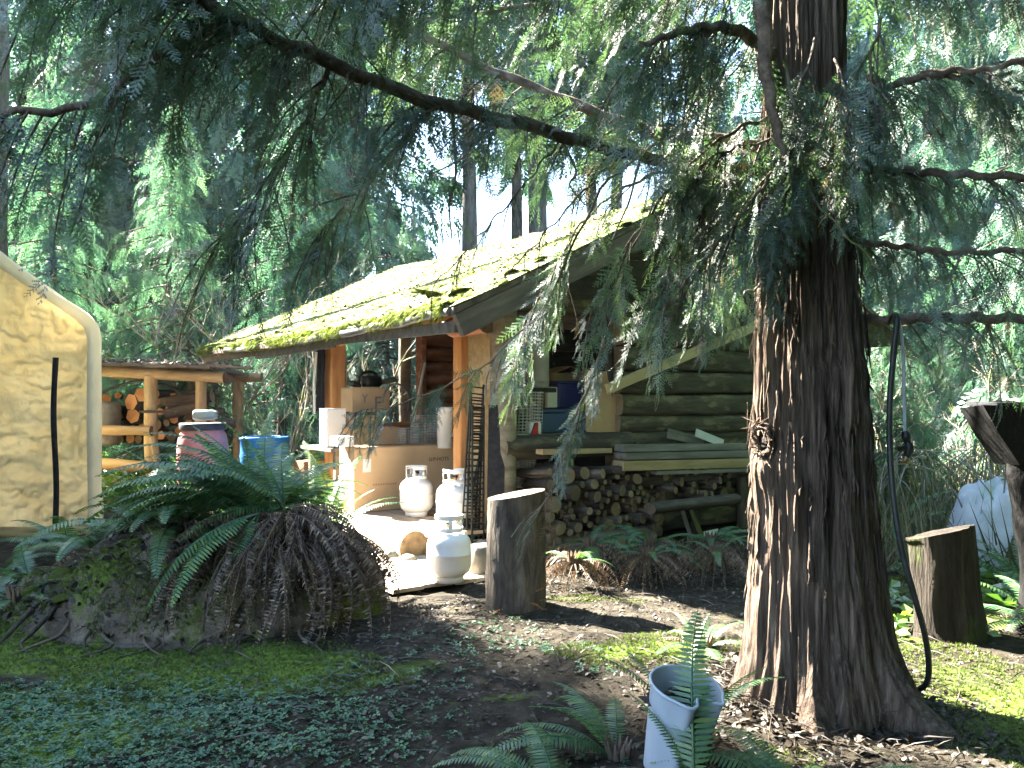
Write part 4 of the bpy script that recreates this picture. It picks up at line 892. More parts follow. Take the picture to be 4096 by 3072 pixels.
# 5: limbs to the right
RB = [([P(845, 322, 3.75), P(900, 319, 3.7), P(960, 318, 3.6), P(1040, 319, 3.5)], .030, .024, 26),
      ([P(838, 240, 3.75), P(890, 245, 3.7), P(950, 252, 3.6), P(1040, 250, 3.5)], .017, .014, 46),
      ([P(845, 165, 3.75), P(890, 170, 3.7), P(950, 174, 3.6), P(1040, 178, 3.5)], .024, .020, 60),
      ([P(850, 98, 3.75), P(890, 86, 3.7), P(940, 72, 3.6), P(985, 70, 3.55), P(1040, 55, 3.5)], .022, .016, 60),
      ([P(930, 75, 3.6), P(965, 78, 3.6), P(1000, 88, 3.6), P(1045, 95, 3.6)], .016, .010, 30)]
for k, (pts, r0, r1, n) in enumerate(RB):
    bb, ww = limb(pts, r0*.82, r1*.82, n=24)
    hang_foliage(bb, ww, n, (.12, .30), (.5, 1.2), .16, .3, t0=.12)
    if k == 0: hose_limb = ww
for x0, y0, x1, y1 in ((968, 322, 960, 372), (985, 322, 992, 350), (958, 256, 944, 285)):
    limb([P(x0, y0, 3.6), P((x0+x1)/2+3, (y0+y1)/2, 3.6), P(x1, y1, 3.6)], .007, .003, m='twig_pale', n=8, ns=5)
# crown above the picture (seen only from other places; it shades the ground behind the viewer)
bc = MB(); fo = MB(); PP = []; DD = []; NN = []; SS = []
for b in range(60):
    h = 4.4+6.5*b/60; L = 2.6*(1-b/75)*rng.uniform(.7, 1.1); a = b*2.399; o = np.array([math.cos(a), math.sin(a), 0]); t = np.linspace(0, 1, 6)
    path = np.array([0, 0, h])+o*(L*t)[:, None]+np.array([0, 0, 1])*(L*(.1*t-.4*t**1.6))[:, None]
    tube(bc, path, np.linspace(.03, .006, 6), 5, caps=False); k = 55; q = rng.uniform(.1, 1, k)
    p = np.stack([np.interp(q, t, path[:, c]) for c in range(3)], 1)+rng.normal(0, .12, (k, 3))
    PP.append(p); DD.append(o*rng.uniform(.1, .7, k)[:, None]+rng.normal(0, .35, (k, 3))-np.array([0, 0, 1.])*rng.uniform(.4, 1.1, k)[:, None]); NN.append(rng.normal(0, 1, (k, 3))+[0, 0, .6]); SS.append(rng.uniform(.35, .7, k))
put_sprays(fo, MED, np.concatenate(PP), np.concatenate(DD), np.concatenate(NN), np.concatenate(SS), rng.uniform(0, .8, 60*55))
tube(bc, [(0, 0, 6.2), (0, 0, 8.5), (0, 0, 11.5)], [.19, .12, .02], 12)
bc.build('upper_limbs', 'bark_cedar', cedar, kind='stuff'); fo.build('crown', 'cedar', cedar, smooth=False, kind='stuff')

# hoses hung over the lowest right limb
mb = MB(); hp = [P(891, 322, 3.66), P(894, 315, 3.6), P(897, 320, 3.55), P(894, 350, 3.55), P(890, 400, 3.55), P(890, 450, 3.55), P(894, 500, 3.52), P(902, 550, 3.5), P(914, 595, 3.5), P(925, 635, 3.55), P(929, 668, 3.6), P(925, 685, 3.65), P(911, 693, 3.75)]
tube(mb, curve_pts(hp, 70), .0125, 10); tag(mb.build('garden_hose', 'black_rubber'), 'thick dark hose hung over the branch reaching the ground', 'hose')
tb = thing('hose_with_tap', 'white hose with black tap fitting hanging from the branch', 'hose', P(902, 322, 3.6))
o0 = P(902, 322, 3.6); mb = MB(); tube(mb, curve_pts([P(898, 318, 3.56)-o0, P(901, 330, 3.57)-o0, P(903.5, 360, 3.6)-o0, P(904, 400, 3.6)-o0, P(905, 434, 3.6)-o0], 24), .0072, 8); mb.build('tube', 'tarp_white', tb)
mb = MB(); tube(mb, curve_pts([P(905, 431, 3.6)-o0, P(907, 440, 3.6)-o0, P(909, 447, 3.6)-o0, P(907, 458, 3.6)-o0], 10), [.012, .018, .02, .016, .013, .018, .02, .02, .016, .01], 10); tube(mb, [P(909, 447, 3.6)-o0, P(899, 449, 3.59)-o0], [.016, .012], 8); mb.build('tap', 'black_rubber', tb)
mb = MB(); tube(mb, [P(907, 456, 3.6)-o0, P(905, 461, 3.6)-o0], [.01, .012], 8); tube(mb, [P(900, 463, 3.6)-o0, P(911, 463, 3.6)-o0], .006, 6); mb.build('tap_handle', 'brass', tb)

# ================================================================ FERN MOUND
MC = Vector((-1.80, 5.25, 0)); mound = thing('earth_mound', 'mossy root mound under the big sword fern', 'mound', MC)
def mound_h(x, y):
    rx = np.where(x > 0, 1.02, 1.28); d = np.sqrt((x/rx)**2+(y/np.where(y < 0, .74, .8))**2)
    h = .60*np.clip(1-d**2.6, 0, 1)**.55*(1-.42*np.clip((-x-.1)/1.1, 0, 1))
    return h
def make_mound():
    na, nr = 120, 46; a = np.linspace(0, 2*np.pi, na, endpoint=False); s = np.linspace(0, 1, nr)
    A, S = np.meshgrid(a, s, indexing='ij'); S2 = 1-(1-S)**1.6
    x = np.cos(A)*S2*np.where(np.cos(A) > 0, 1.05, 1.32); y = np.sin(A)*S2*np.where(np.sin(A) < 0, .77, .84)
    h = mound_h(x, y); q = np.stack([x, y, h], -1).reshape(-1, 3)
    n1 = fbm(q*2.2, 4, 3).reshape(x.shape); n2 = fbm(q*7, 4, 8).reshape(x.shape)
    h2 = h+(.13*n1+.06*n2)*np.clip(h*4, 0, 1); rad = 1+(.10*n1+.05*n2)
    X = x*rad; Y = y*rad; Z = h2+np.where(S > .97, -.08, 0)
    V = np.stack([X, Y, Z], -1).reshape(-1, 3); i = np.arange(na)[:, None]; j = np.arange(nr-1)[None]; i2 = (i+1) % na
    mb = MB(); mb.add(V, np.stack([i*nr+j, i*nr+j+1, i2*nr+j+1, i2*nr+j], -1).reshape(-1, 4)); mb.build('soil_body', 'mound_soil', mound)
make_mound()
rr = random.Random(3)
for k in range(18):   # moss cushions, mostly on the left end
    x = rr.uniform(-1.25, -.35); y = rr.uniform(-.65, .1); h = float(mound_h(np.array([x]), np.array([y]))[0]); s = rr.uniform(.04, .09)
    link('moss_cushion', CU[k % 4], mound, (x, y, h-.03), (rr.uniform(-.2, .4), rr.uniform(-.3, .1), rr.uniform(0, 6)), scale=(s, s*rr.uniform(.7, 1.3), s*.8))
for k in range(14):    # exposed roots at the front foot
    x0 = -1.0+.135*k+rr.uniform(-.06, .06); p = [(x0+rr.uniform(-.05, .05), -.48, .16), (x0+rr.uniform(-.08, .08), -.68, .05), (x0+rr.uniform(-.12, .12), -.80, .015), (x0+rr.uniform(-.22, .22), -.92, -.01)]
    mb = MB(); tube(mb, curve_pts(p, 12), np.linspace(.014, .004, 12), 6, noise=.4, nsc=16, seed=k); mb.build('root', 'branch_bark' if k % 3 == 0 else 'stump_bark', mound)
MR = np.random.default_rng(12)
def on_mound(n, xr, yr):
    x = MR.uniform(*xr, n); y = MR.uniform(*yr, n); h = mound_h(x, y); q = np.stack([x, y, h], 1); n1 = fbm(q*2.2, 4, 3); n2 = fbm(q*7, 4, 8)
    rad = 1+.10*n1+.05*n2; return np.stack([x*rad, y*rad, h+(.13*n1+.06*n2)*np.clip(h*4, 0, 1)], 1), h
mb = MB(); p_, h_ = on_mound(5200, (-1.3, 1.0), (-.8, .4)); k_ = h_ > .02; p_ = p_[k_]; n_ = len(p_)
instance(mb, LEAF, p_+[0, 0, .006], rotz_rand(n_, .9), rng.uniform(.015, .055, n_)[:, None]*np.ones(3), rng.uniform(0, 1, n_)**1.3); p2_ = p_[:900]
instance(mb, TWIG, p2_+[0, 0, .012], rotz_rand(len(p2_), .5), rng.uniform(.06, .22, len(p2_))[:, None]*np.ones(3), rng.uniform(.1, .9, len(p2_))); mb.build('leaf_litter', 'litter', mound, False, kind='stuff')
mb = MB(); p_, h_ = on_mound(26000, (-1.32, .5), (-.78, .3)); k_ = (h_ > .02) & (fbm(p_*3.1, 3, 31)+.45*(-p_[:, 0]-.30) > .08); p_ = p_[k_]; n_ = len(p_)
instance(mb, BL, p_-[0, 0, .004], rotz_rand(n_, .4), rng.uniform(.010, .026, n_)[:, None]*np.ones(3), rng.uniform(0, .8, n_)); mb.build('moss_tufts', 'moss_blade', mound, False, kind='stuff')
# the big fern: crown on the right-hand top of the mound
FC = Vector((-1.38, 5.02, .60)); bf = thing('sword_fern', 'huge sword fern with dead brown skirt on top of the mound', 'fern', FC)
mb = MB(); tube(mb, [(0, 0, -.12), (.02, 0, .0), (.0, 0, .05)], [.16, .12, .03], 14, noise=.4, nsc=14); mb.build('crown_base', 'fern_dead', bf)
rr = random.Random(9)
def fr(lib, nm, az, s, tilt=0, roll=0, off=(0, 0, 0), k=None, wd=None): link(nm, lib[k], bf, off, (roll, tilt, R_(az)), scale=(s, s*(wd or rr.uniform(.75, 1.2)), s))
for k in range(62):   # upright and arching green fronds: left, back and right
    az = rr.uniform(60, 235) if k < 50 else rr.uniform(-30, 60); s = rr.uniform(.5, 1.0) if az > 100 else rr.uniform(.35, .62)
    fr(GF, 'frond', az, s, rr.uniform(-.15, .10), rr.uniform(-.45, .45), (rr.uniform(-.18, .08), rr.uniform(-.10, .10), .03), rr.choice((1, 1, 2, 2, 3)))
for k in range(20):   # extra long ones leaning left over the mound
    fr(GF, 'frond', rr.uniform(165, 205), rr.uniform(.8, 1.1), rr.uniform(-.25, .05), rr.uniform(-.4, .4), (rr.uniform(-.25, 0), rr.uniform(-.12, .1), .05), rr.choice((2, 3, 3, 4)))
# three broad pale fronds hanging down the front
for az, s, t, k in ((228, .72, .42, 4), (238, .50, .62, 5), (262, .52, 1.05, 5), (212, .78, .38, 4)): fr(GF, 'frond', az, s, t, 0, (-.05, -.22, .06), k, 1.45)
for k in range(150):  # skirt of dead fronds
    az = rr.uniform(190, 380) if k < 140 else rr.uniform(0, 180); fr(DF, 'dead_frond', az, rr.uniform(.35, .9), rr.uniform(-.15, .40), rr.uniform(-.7, .7), (rr.uniform(-.12, .14), rr.uniform(-.14, .05), rr.uniform(-.02, .05)), rr.randrange(7))
fern('bushy sword fern left of the huge one on the mound crest', (-2.0, 5.12, .52), 20, .4, .75, (1, 2, 2, 3), 30, seed=31)
fern('bushy sword fern behind the huge one on the mound crest', (-1.62, 5.35, .52), 18, .45, .8, (0, 1, 2), 5, seed=32)
fern('thin upright sword fern between the mound and the carton', (-1.22, 5.55, .34), 12, .5, .78, (0, 0, 1), 4, seed=33)
fern('sword fern drooping over the left slope of the mound', (-2.6, 5.3, .36), 16, .4, .65, (2, 3, 3), 20, seed=34)
for k in range(120):  # lower ring of dead fronds reaching the ground
    az = rr.uniform(195, 372); a_ = R_(az); q_ = rr.uniform(.22, .46); fr(DF, 'dead_frond', az+rr.uniform(-18, 18), rr.uniform(.4, .72), rr.uniform(.15, .55), rr.uniform(-.6, .6), (q_*math.cos(a_), q_*math.sin(a_), -.02-.22*q_), rr.choice((1, 2, 3, 4, 5, 6)))
for k in range(12):
    fr(GF, 'frond', rr.uniform(60, 215), rr.uniform(.5, .8), rr.uniform(-.1, .1), rr.uniform(-.3, .3), (rr.uniform(-.15, .1), rr.uniform(-.1, .1), .03), rr.choice((0, 1)))
# ferns left of it on and behind the mound
fern('sword fern at the foot of the tent strip, on the left mound top', (-2.35, 5.45, .46), 13, .5, .85, (1, 2, 3), 6, seed=1)
fern('sword fern behind the mound before the red barrel', (-2.15, 5.8, .35), 14, .45, .75, (1, 2, 3), 4, seed=2)
fern('low sword fern spreading over the grass at the left edge', (-3.25, 5.75, .05), 12, .5, .8, (2, 3, 4), 4, seed=4)
fern('sword fern in front of the tent bottom edge', (-3.6, 6.9, .03), 12, .5, .85, (1, 2, 3), 3, seed=5)
fern('small sword fern low on the left edge of the mound', (-2.95, 5.05, .12), 8, .35, .55, (2, 3, 4), 4, seed=6)
fern('sword fern standing beside the rear post of the cabin', (-1.75, 8.6, .05), 12, .7, 1.1, (0, 0, 1), 2, seed=7)
fern('sword fern between the tent and the woodshed', (-3.55, 9.3, .05), 12, .6, 1.0, (0, 1, 2), 2, seed=8)
fern('sword fern in front of the woodshed rails', (-4.5, 11.7, .02), 12, .7, 1.0, (0, 1, 2), 2, seed=9)
# foreground
fern('upright sword fern beside the cloudy plastic bucket', G(690, 752)+Vector((0, 0, .02)), 6, .40, .62, (0, 0, 1), 3, seed=10)
fb = thing('sword_fern', 'sunlit single tall frond in front of the bucket', 'fern', G(694, 800)); 
link('frond', GF[0], fb, (0, 0, 0), (0, -.10, R_(75)), scale=(.66, .8, .66)); link('frond', GF[0], fb, (0, 0, 0), (.2, .05, R_(150)), scale=(.4, .45, .4))
fern('sword fern with dull fronds left of the bucket', G(618, 760), 8, .38, .6, (1, 2), 3, az=(R_(60), R_(220)), seed=11)
fern('sword fern at the bottom edge, fronds arching left', G(560, 800), 9, .4, .65, (2, 3), 2, az=(R_(80), R_(230)), seed=12)
fern('sword fern at the bottom edge in front of the cedar roots', G(800, 800), 10, .35, .6, (2, 3, 4), 3, az=(R_(60), R_(215)), seed=13)
fern('small sword fern at the lower right corner', G(985, 812), 7, .3, .45, (2, 3), 2, seed=14)
fern('sword fern below the firewood stack, left one', (.58, 6.35, .20), 10, .35, .55, (2, 3, 4), 44, seed=15, dl=(.3, .6))
fern('sword fern below the firewood stack, middle one', (1.05, 6.45, .20), 10, .4, .6, (2, 3, 4), 44, seed=16, dl=(.3, .6))
fern('sword fern below the firewood stack, beside the leaning planks', (1.55, 6.6, .20), 9, .35, .55, (2, 3, 4), 36, seed=17, dl=(.3, .6))
fern('heap of dead brown fern beside the cut log', (.42, 5.75, .20), 4, .3, .45, (2, 3), 46, seed=41, dl=(.25, .5))
fern('heap of dead brown fern before the firewood', (.95, 5.95, .20), 5, .3, .45, (2, 3), 46, seed=42, dl=(.25, .5))
fern('heap of dead brown fern left of the big cedar trunk', (1.45, 6.05, .20), 4, .3, .45, (2, 3), 40, seed=43, dl=(.25, .5))
fern('small sword fern at the left foot of the big cedar', (.98, 4.35, .03), 7, .25, .4, (1, 2, 3), 6, seed=18)
fern('lush sword fern behind the hose right of the cedar', (3.35, 7.6, .02), 14, .6, .9, (1, 2, 3), 2, seed=19)
fern('sword fern right of the mossy cut stump', (3.55, 5.9, .02), 12, .55, .9, (0, 1, 2), 6, seed=20)
fern('sword fern in front of the white tarp', (4.25, 6.9, .02), 12, .6, .95, (0, 1, 1), 3, seed=21)
fern('shaded sword fern at the right picture edge', (3.0, 4.75, .02), 12, .45, .75, (1, 2, 3), 5, seed=22)
fern('sword fern under the right hand cedars', (5.2, 9.2, .02), 12, .7, 1.0, (1, 2, 3), 2, seed=23)
cf = thing('dead_fern', 'sunlit copper coloured dead fern beside the cut log', 'fern', G(522, 612))
rr = random.Random(2)
for k in range(9): link('frond', CF[k % 2], cf, (0, 0, 0), (0, rr.uniform(-.2, .2), rr.uniform(0, 6.28)), scale=(.26, .26, rr.uniform(.18, .3)))
# ================================================================ PROPANE TANKS
def tank_parts():
    D = {}
    mb = MB(); r = .152
    prof = [(.0, .028), (.06, .03), (.11, .042), (.14, .07), (r, .11), (r, .185), (r+.003, .188), (r+.003, .196), (r, .199), (r, .26), (.143, .292), (.118, .322), (.085, .340), (.045, .348), (0, .350)]
    lathe(mb, prof, 36); D['body'] = mb.mesh('body', 'white_paint')
    mb = MB(); lathe(mb, [(.098, .0), (.103, .0), (.103, .046), (.098, .046), (.098, .0)], 28); D['foot_ring'] = mb.mesh('foot_ring', 'white_paint')
    # collar: three quarter ring with hand holes and a rolled top
    mb = MB(); n = 40
    def arc(a0, a1, z0, z1, r0=.093, t=.004, k=8):
        a = np.linspace(a0, a1, k); P_ = []
        for rr in (r0, r0+t):
            for z in (z0, z1): P_.append(np.stack([rr*np.cos(a), rr*np.sin(a), np.full(k, z)], 1))
        o = [P_[0], P_[1], P_[3], P_[2], P_[0]]
        V = np.array(o); grid(mb, V[..., 0], V[..., 1], V[..., 2])
        for e in (0, k-1): mb.add([P_[0][e], P_[1][e], P_[3][e], P_[2][e]], np.array([[0, 1, 2, 3]]))
    A0, A1 = R_(-230), R_(50)
    arc(A0, A1, .342, .372, k=30); arc(A0, A1, .425, .452, k=30)
    for a in (-230, -175, -115, -60, -5, 38): arc(R_(a), R_(a+13), .372, .425, k=4)
    aa = np.linspace(A0, A1, 30); tube(mb, np.stack([.095*np.cos(aa), .095*np.sin(aa), np.full(30, .452)], 1), .006, 6)
    D['collar'] = mb.mesh('collar', 'white_paint')
    mb = MB(); tube(mb, [(0, 0, .345), (0, 0, .385)], .016, 10); tube(mb, [(0, .0, .375), (0, .05, .375)], .014, 10); D['valve'] = mb.mesh('valve', 'brass')
    mb = MB(); lathe(mb, [(.0, .388), (.022, .388), (.027, .394), (.025, .405), (.0, .408)], 12); D['valve_knob'] = mb.mesh('valve_knob', 'black_rubber')
    return D
TK = tank_parts()
for (loc, rz, s, lab) in ((Vector((*P(449, 0, 5.85).xy, .055)), .5, 1.0, 'white propane tank standing on the wooden step, nearest the camera'),
                          (C(*(lambda p: (p.x, p.y))(CL(P(416.5, 515, 7.8))), FL), 2.2, 1.0, 'white propane tank on the deck in front of the big carton'),
                          (C(*(lambda p: (p.x, p.y))(CL(P(455, 520, 7.2))), FL), .9, 1.04, 'white propane tank on the deck beside the leaning black panels')):
    t = thing('propane_tank', lab, 'gas tank', loc, rz, 'white propane tanks'); t.scale = (s, s, s)
    for nm, me in TK.items(): link(nm, me, t)
# ================================================================ wooden step on the ground
st = thing('wooden_step', 'worn wooden plank platform on the ground in front of the deck', 'platform', C(.02, .30, 0), CR)
def to_step(p): q = CL(p); return Vector((q.x-.02, q.y-.30, 0))
for k in range(4):
    mb = MB(); box(mb, (0, 0, 0), (.235, 1.55, .03), jit=.006); mb.build('plank', 'plank_step', st, False, loc=(-.62+.24*k, .10+.03*(k % 2), .038+.002*(k % 2)))
for y in (-.45, .6):
    mb = MB(); box(mb, (0, 0, 0), (.95, .08, .05)); mb.build('bearer', 'board_grey', st, False, loc=(-.25, y, -.005))
# pale rocks under the deck log
rr = random.Random(6)
ROCK = []
for k in range(3):
    mb = MB(); a = np.linspace(0, 2*np.pi, 14, endpoint=False); b = np.linspace(-np.pi/2, np.pi/2, 9)
    V = np.array([[math.cos(x)*math.cos(y), math.sin(x)*math.cos(y), math.sin(y)*.75] for y in b for x in a]); V *= (1+.25*fbm(V*1.6+k*5, 3, k))[:, None]
    mb.add(V, np.array([[i*14+x, i*14+(x+1) % 14, (i+1)*14+(x+1) % 14, (i+1)*14+x] for i in range(8) for x in range(14)])); ROCK.append(mb.mesh('rock', 'rock'))
for k, (px, py, s, lab) in enumerate(((379, 553, .07, 'pale cobble under the deck log, leftmost one'), (391, 556, .10, 'largest pale cobble under the deck log'), (409, 560, .075, 'cobble under the deck log nearest the propane tank'), (424, 552, .11, 'stone block at the deck corner behind the propane tank'))):
    p = G(px, py, .05); tag(link('rock', ROCK[k % 3], None, (p.x, p.y, .05), (0, 0, k*1.3), scale=(s, s*.8, s*.8)), lab, 'rock')
mb = MB(); bbox_(mb, (0, 0, 0), (.22, .2, .26), .03); o = tag(mb.build('foundation_block', 'rock', None, True, loc=P(481, 560, 6.2)+Vector((0, 0, -.02)), rot=(0, 0, CR)), 'rounded grey foundation block between step tank and cut log', 'block')
# ================================================================ cut log round standing on end
lr = thing('cut_log', 'tall upright cut log with sunlit left edge beside the step', 'log', G(516, 609))
mb = MB(); zz = np.linspace(-.05, .715, 26); n = 40
a = np.linspace(0, 2*np.pi, n, endpoint=False); Zg, A = np.meshgrid(zz, a, indexing='ij')
Rr = .170*(1+.05*np.cos(2*A)+.06*(1-Zg/.7).clip(0))+.012*fbm(np.stack([np.cos(A)*9, np.sin(A)*9, Zg*5], -1).reshape(-1, 3), 4, 3).reshape(A.shape)
V = np.stack([Rr*np.cos(A), Rr*np.sin(A), Zg+.03*(Zg > .7)*np.cos(A)], -1).reshape(-1, 3); i = np.arange(25)[:, None]*n; j = np.arange(n)[None]; j2 = (j+1) % n
mb.add(V, np.stack([i+j, i+j2, i+n+j2, i+n+j], -1).reshape(-1, 4)); mb.build('bark', 'stump_bark', lr)
mb = MB(); top = V[-n:]; mb.add(np.concatenate([top, [[0, 0, .72]]]), np.array([[n, q, (q+1) % n] for q in range(n)])); mb.build('cut_face', 'cut_end', lr, False)
# ================================================================ BIG CARTON and what stands around it
def cbox(name, label, cat, c, size, m, rz=0, bev=.006, parts=None, tilt=(0, 0)):
    """carton with closed flaps; c = cabin-local centre of its base"""
    t = thing(name, label, cat, C(*c), CR+rz); t.rotation_euler = (tilt[0], tilt[1], CR+rz); x, y, z = size
    mb = MB(); bbox_(mb, (0, 0, z/2), size, bev); mb.build('body', m, t, False)
    for s in (-1, 1):
        mb = MB(); box(mb, (0, s*(y/4+.001), z+.003), (x*.995, y/2-.004, .004), jit=.001); mb.build('flap', m, t, False)
    return t
pA, pB = on_gable(354, 511, 1.75), on_gable(463, 505, 1.75)
BX = thing('carton', 'large brown cardboard carton behind the propane tanks', 'box', C(.08, 1.97, FL), CR)
L_ = 1.20; D_ = .34; H_ = .61
mb = MB(); bbox_(mb, (L_/2, D_/2, H_/2), (L_, D_, H_), .006); mb.build('body', 'cardboard', BX, False)
for k, s in ((0, .25), (1, .75)):
    mb = MB(); box(mb, (L_/2, D_*s, H_+.004+.002*k), (L_*.998, D_/2-.006, .004)); mb.build('flap', 'cardboard', BX, False)
mb = MB(); box(mb, (L_/2, D_/2, H_+.0095), (L_, .05, .001)); mb.build('tape', 'cardboard_dull', BX, False)
mb = MB(); box(mb, (.13, -.001, .44), (.085, .002, .125)); mb.build('sticker', 'paper_white', BX, False)
for y, z, w_, h in ((.08, .40, .07, .15), (.24, .40, .09, .14), (.08, .14, .07, .20)):
    mb = MB(); box(mb, (-.001, y, z), (.002, w_, h)); mb.build('sticker', 'paper_white', BX, False)
mb = MB(); box(mb, (-.001, .26, .22), (.002, .05, .06)); mb.build('sticker', 'green_ink', BX, False)
def lettering(txt, size, parent, loc, rot, m='ink', name='lettering'):
    c = bpy.data.curves.new('t', 'FONT'); c.body = txt; c.size = size; c.extrude = .0004
    to = bpy.data.objects.new('t', c); COL.objects.link(to); dg = bpy.context.evaluated_depsgraph_get(); dg.update()
    me = bpy.data.meshes.new_from_object(to.evaluated_get(dg)); bpy.data.objects.remove(to); me.materials.clear(); me.materials.append(MATS[m]); me.name = name
    return link(name, me, parent, loc, rot)
lettering('U.P-HOTS', .052, BX, (.80, -.0025, .455), (R_(90), 0, 0))
mb = MB()
for k in range(22): box(mb, (.20+.026*k+(.06 if k > 9 else 0), -.0007, .255), (.014, .0012, .018), jit=.0003)
mb.build('faint_print', 'cardboard_dull', BX, False)
# shelf of boxes behind (on the deck, further back)
BY = 2.62
def stack(name, label, cat, px0, px1, py0, py1, u, m, dep=.3, base=None):
    a, b = on_gable(px0, py1, u), on_gable(px1, py0, u); z0 = a.z if base is None else base
    return cbox(name, label, cat, ((a.x+b.x)/2, u+dep/2, z0), (b.x-a.x, dep, b.z-z0), m)
mbt = thing('work_table', 'rough low shelf table carrying cartons behind the large carton', 'table', C(1.30, BY+.35, FL), CR)
tz = on_gable(390, 446, BY).z
mb = MB(); box(mb, (0, 0, tz-FL-.02), (2.4, .80, .035)); mb.build('top', 'board_grey', mbt, False)
for x in (-1.1, 1.1):
    for y in (-.33, .33):
        mb = MB(); box(mb, (x, y, (tz-FL-.04)/2), (.06, .06, tz-FL-.04)); mb.build('leg', 'board_grey', mbt, False)
stack('carton', 'orange brown carton on the table behind the large carton, left one', 'box', 344, 400, 427, 446, BY, 'cardboard', .35, tz)
stack('carton', 'shorter orange brown carton right of it with yellow tag', 'box', 401, 428, 430, 446, BY+.05, 'cardboard', .3, tz)
stack('carton', 'small carton stacked on the left table carton', 'box', 349, 378, 416, 427, BY+.08, 'cardboard', .25)
stack('foam_block', 'bright white foam block beside the rear post', 'foam', 327, 346, 409, 437, BY+.05, 'foam_white', .2, tz)
stack('foam_block', 'small bright white foam piece leaning on the large carton', 'foam', 338, 354, 437, 446, 2.02, 'foam_white', .2, FL+.622)
a = on_gable(380, 438, BY-.01); mb = MB(); box(mb, (0, 0, 0), (.05, .004, .045)); tag(mb.build('yellow_tag', 'yellow_tag', None, False, loc=C(a.x+.35, BY+.046, a.z-.01), rot=(0, 0, CR)), 'small yellow tag on the carton', 'tag')
# cream carton with print, and a chainsaw on it
a = on_gable(352, 412, 3.1); b = on_gable(390, 388, 3.1)
cb = cbox('carton', 'pale carton with grey printed letters under the power tool', 'box', ((a.x+b.x)/2, 3.25, a.z), (b.x-a.x, .3, b.z-a.z), 'cardboard')
lettering('F', .20, cb, (.03, -.154, .03), (R_(90), 0, 0), 'steel_dull'); lettering('Y', .14, cb, (-.12, -.154, .10), (R_(90), 0, 0), 'steel_dull')
cs = thing('power_tool', 'dark power tool with handle lying on the pale carton', 'tool', C((a.x+b.x)/2+.05, 3.2, b.z+.008), CR+.3)
mb = MB(); bbox_(mb, (0, 0, .065), (.24, .13, .12), .03); mb.build('housing', 'black_rubber', cs)
mb = MB(); tube(mb, curve_pts([(-.20, 0, .03), (-.17, 0, .12), (-.08, 0, .165), (.04, 0, .16), (.10, 0, .11)], 16), .017, 8); mb.build('handle', 'black_rubber', cs)
mb = MB(); bbox_(mb, (.24, 0, .075), (.28, .02, .055), .01, rot=(0, -.2, 0)); mb.build('guide_bar', 'steel_dull', cs)
mb = MB(); bbox_(mb, (-.24, 0, .03), (.14, .09, .05), .02, rot=(0, .25, 0)); mb.build('rear_guard', 'black_rubber', cs)
# loop of cable / hose hanging
mb = MB(); q = np.linspace(.1, 1.2*np.pi, 24); c0 = on_gable(396, 402, 3.0); tube(mb, np.stack([c0.x+.16*np.cos(q-.6), 3.0+0*q, c0.z+.2*np.sin(q-.6)], 1), .011, 7)
o = mb.build('cable_loop', 'steel_dull', None); o.location = CO; o.rotation_euler = (0, 0, CR); tag(o, 'grey cable arched beside the power tool', 'cable')
def rod(name, label, cat, p0, p1, r, m, n=8, mats=None):
    mb = MB(); tube(mb, [p0, (Vector(p0)+Vector(p1))/2, p1], r, n); return tag(mb.build(name, m), label, cat)
rod('pole', 'pale pole leaning on the doorway jamb', 'pole', C(*on_gable(408, 446, 3.2)), C(*on_gable(425, 363, 3.55)), .016, 'foam_white')
rod('ruler_strip', 'white measuring strip fixed to the rear cabin post', 'ruler', C(WV+.115, PU-.02, 1.25), C(WV+.115, PU-.02, 1.82), .014, 'paper_white', 5)
rod('wood_offcut', 'short pale wood offcut beside the measuring strip', 'wood', C(WV+.20, PU-.12, 1.04), C(WV+.17, PU-.04, 1.36), .03, 'wood_warm', 4)
# dark cloth hanging on the rear post
cl = thing('hanging_cloth', 'black cloth hanging down the left side of the rear post', 'cloth', C(WV-.12, PU+.05, 1.95), CR)
mb = MB(); zz, aa = np.meshgrid(np.linspace(0, -.78, 20), np.linspace(-1, 1, 14), indexing='ij')
grid(mb, .015*np.sin(aa*9+zz*2)-.03*np.abs(aa)+.02*zz, aa*.10*(1-.12*zz), zz+.02*np.sin(aa*5)); grid(mb, .015*np.sin(aa*9+zz*2)-.03*np.abs(aa)+.02*zz-.012, aa*.10*(1-.12*zz), zz+.02*np.sin(aa*5), flip=True); mb.build('fabric', 'black_cloth', cl)
mb = MB(); tube(mb, [(-.05, .09, -.1), (-.065, .12, -.45), (-.06, .115, -.80)], .018, 6); mb.build('edge_roll', 'foam_white', cl)
# white bucket
wb = thing('white_bucket', 'tall bright white plastic bucket beside the wire baskets', 'bucket', C(*on_gable(445, 448, 1.95)), 0); a0 = on_gable(445, 448, 1.95); b0 = on_gable(445, 407, 1.95)
hb = b0.z-a0.z; mb = MB(); lathe(mb, [(0, .0), (.075, 0), (.083, hb*.9), (.088, hb*.9), (.088, hb), (.082, hb), (.08, hb-.01), (.072, .02), (0, .02)], 24); mb.build('body', 'foam_white', wb)
mb = MB(); q = np.linspace(0, np.pi, 16); tube(mb, np.stack([.088*np.cos(q), -.01-.03*np.sin(q), hb*.93-.09*np.sin(q)], 1), .003, 5); mb.build('handle', 'steel', wb)
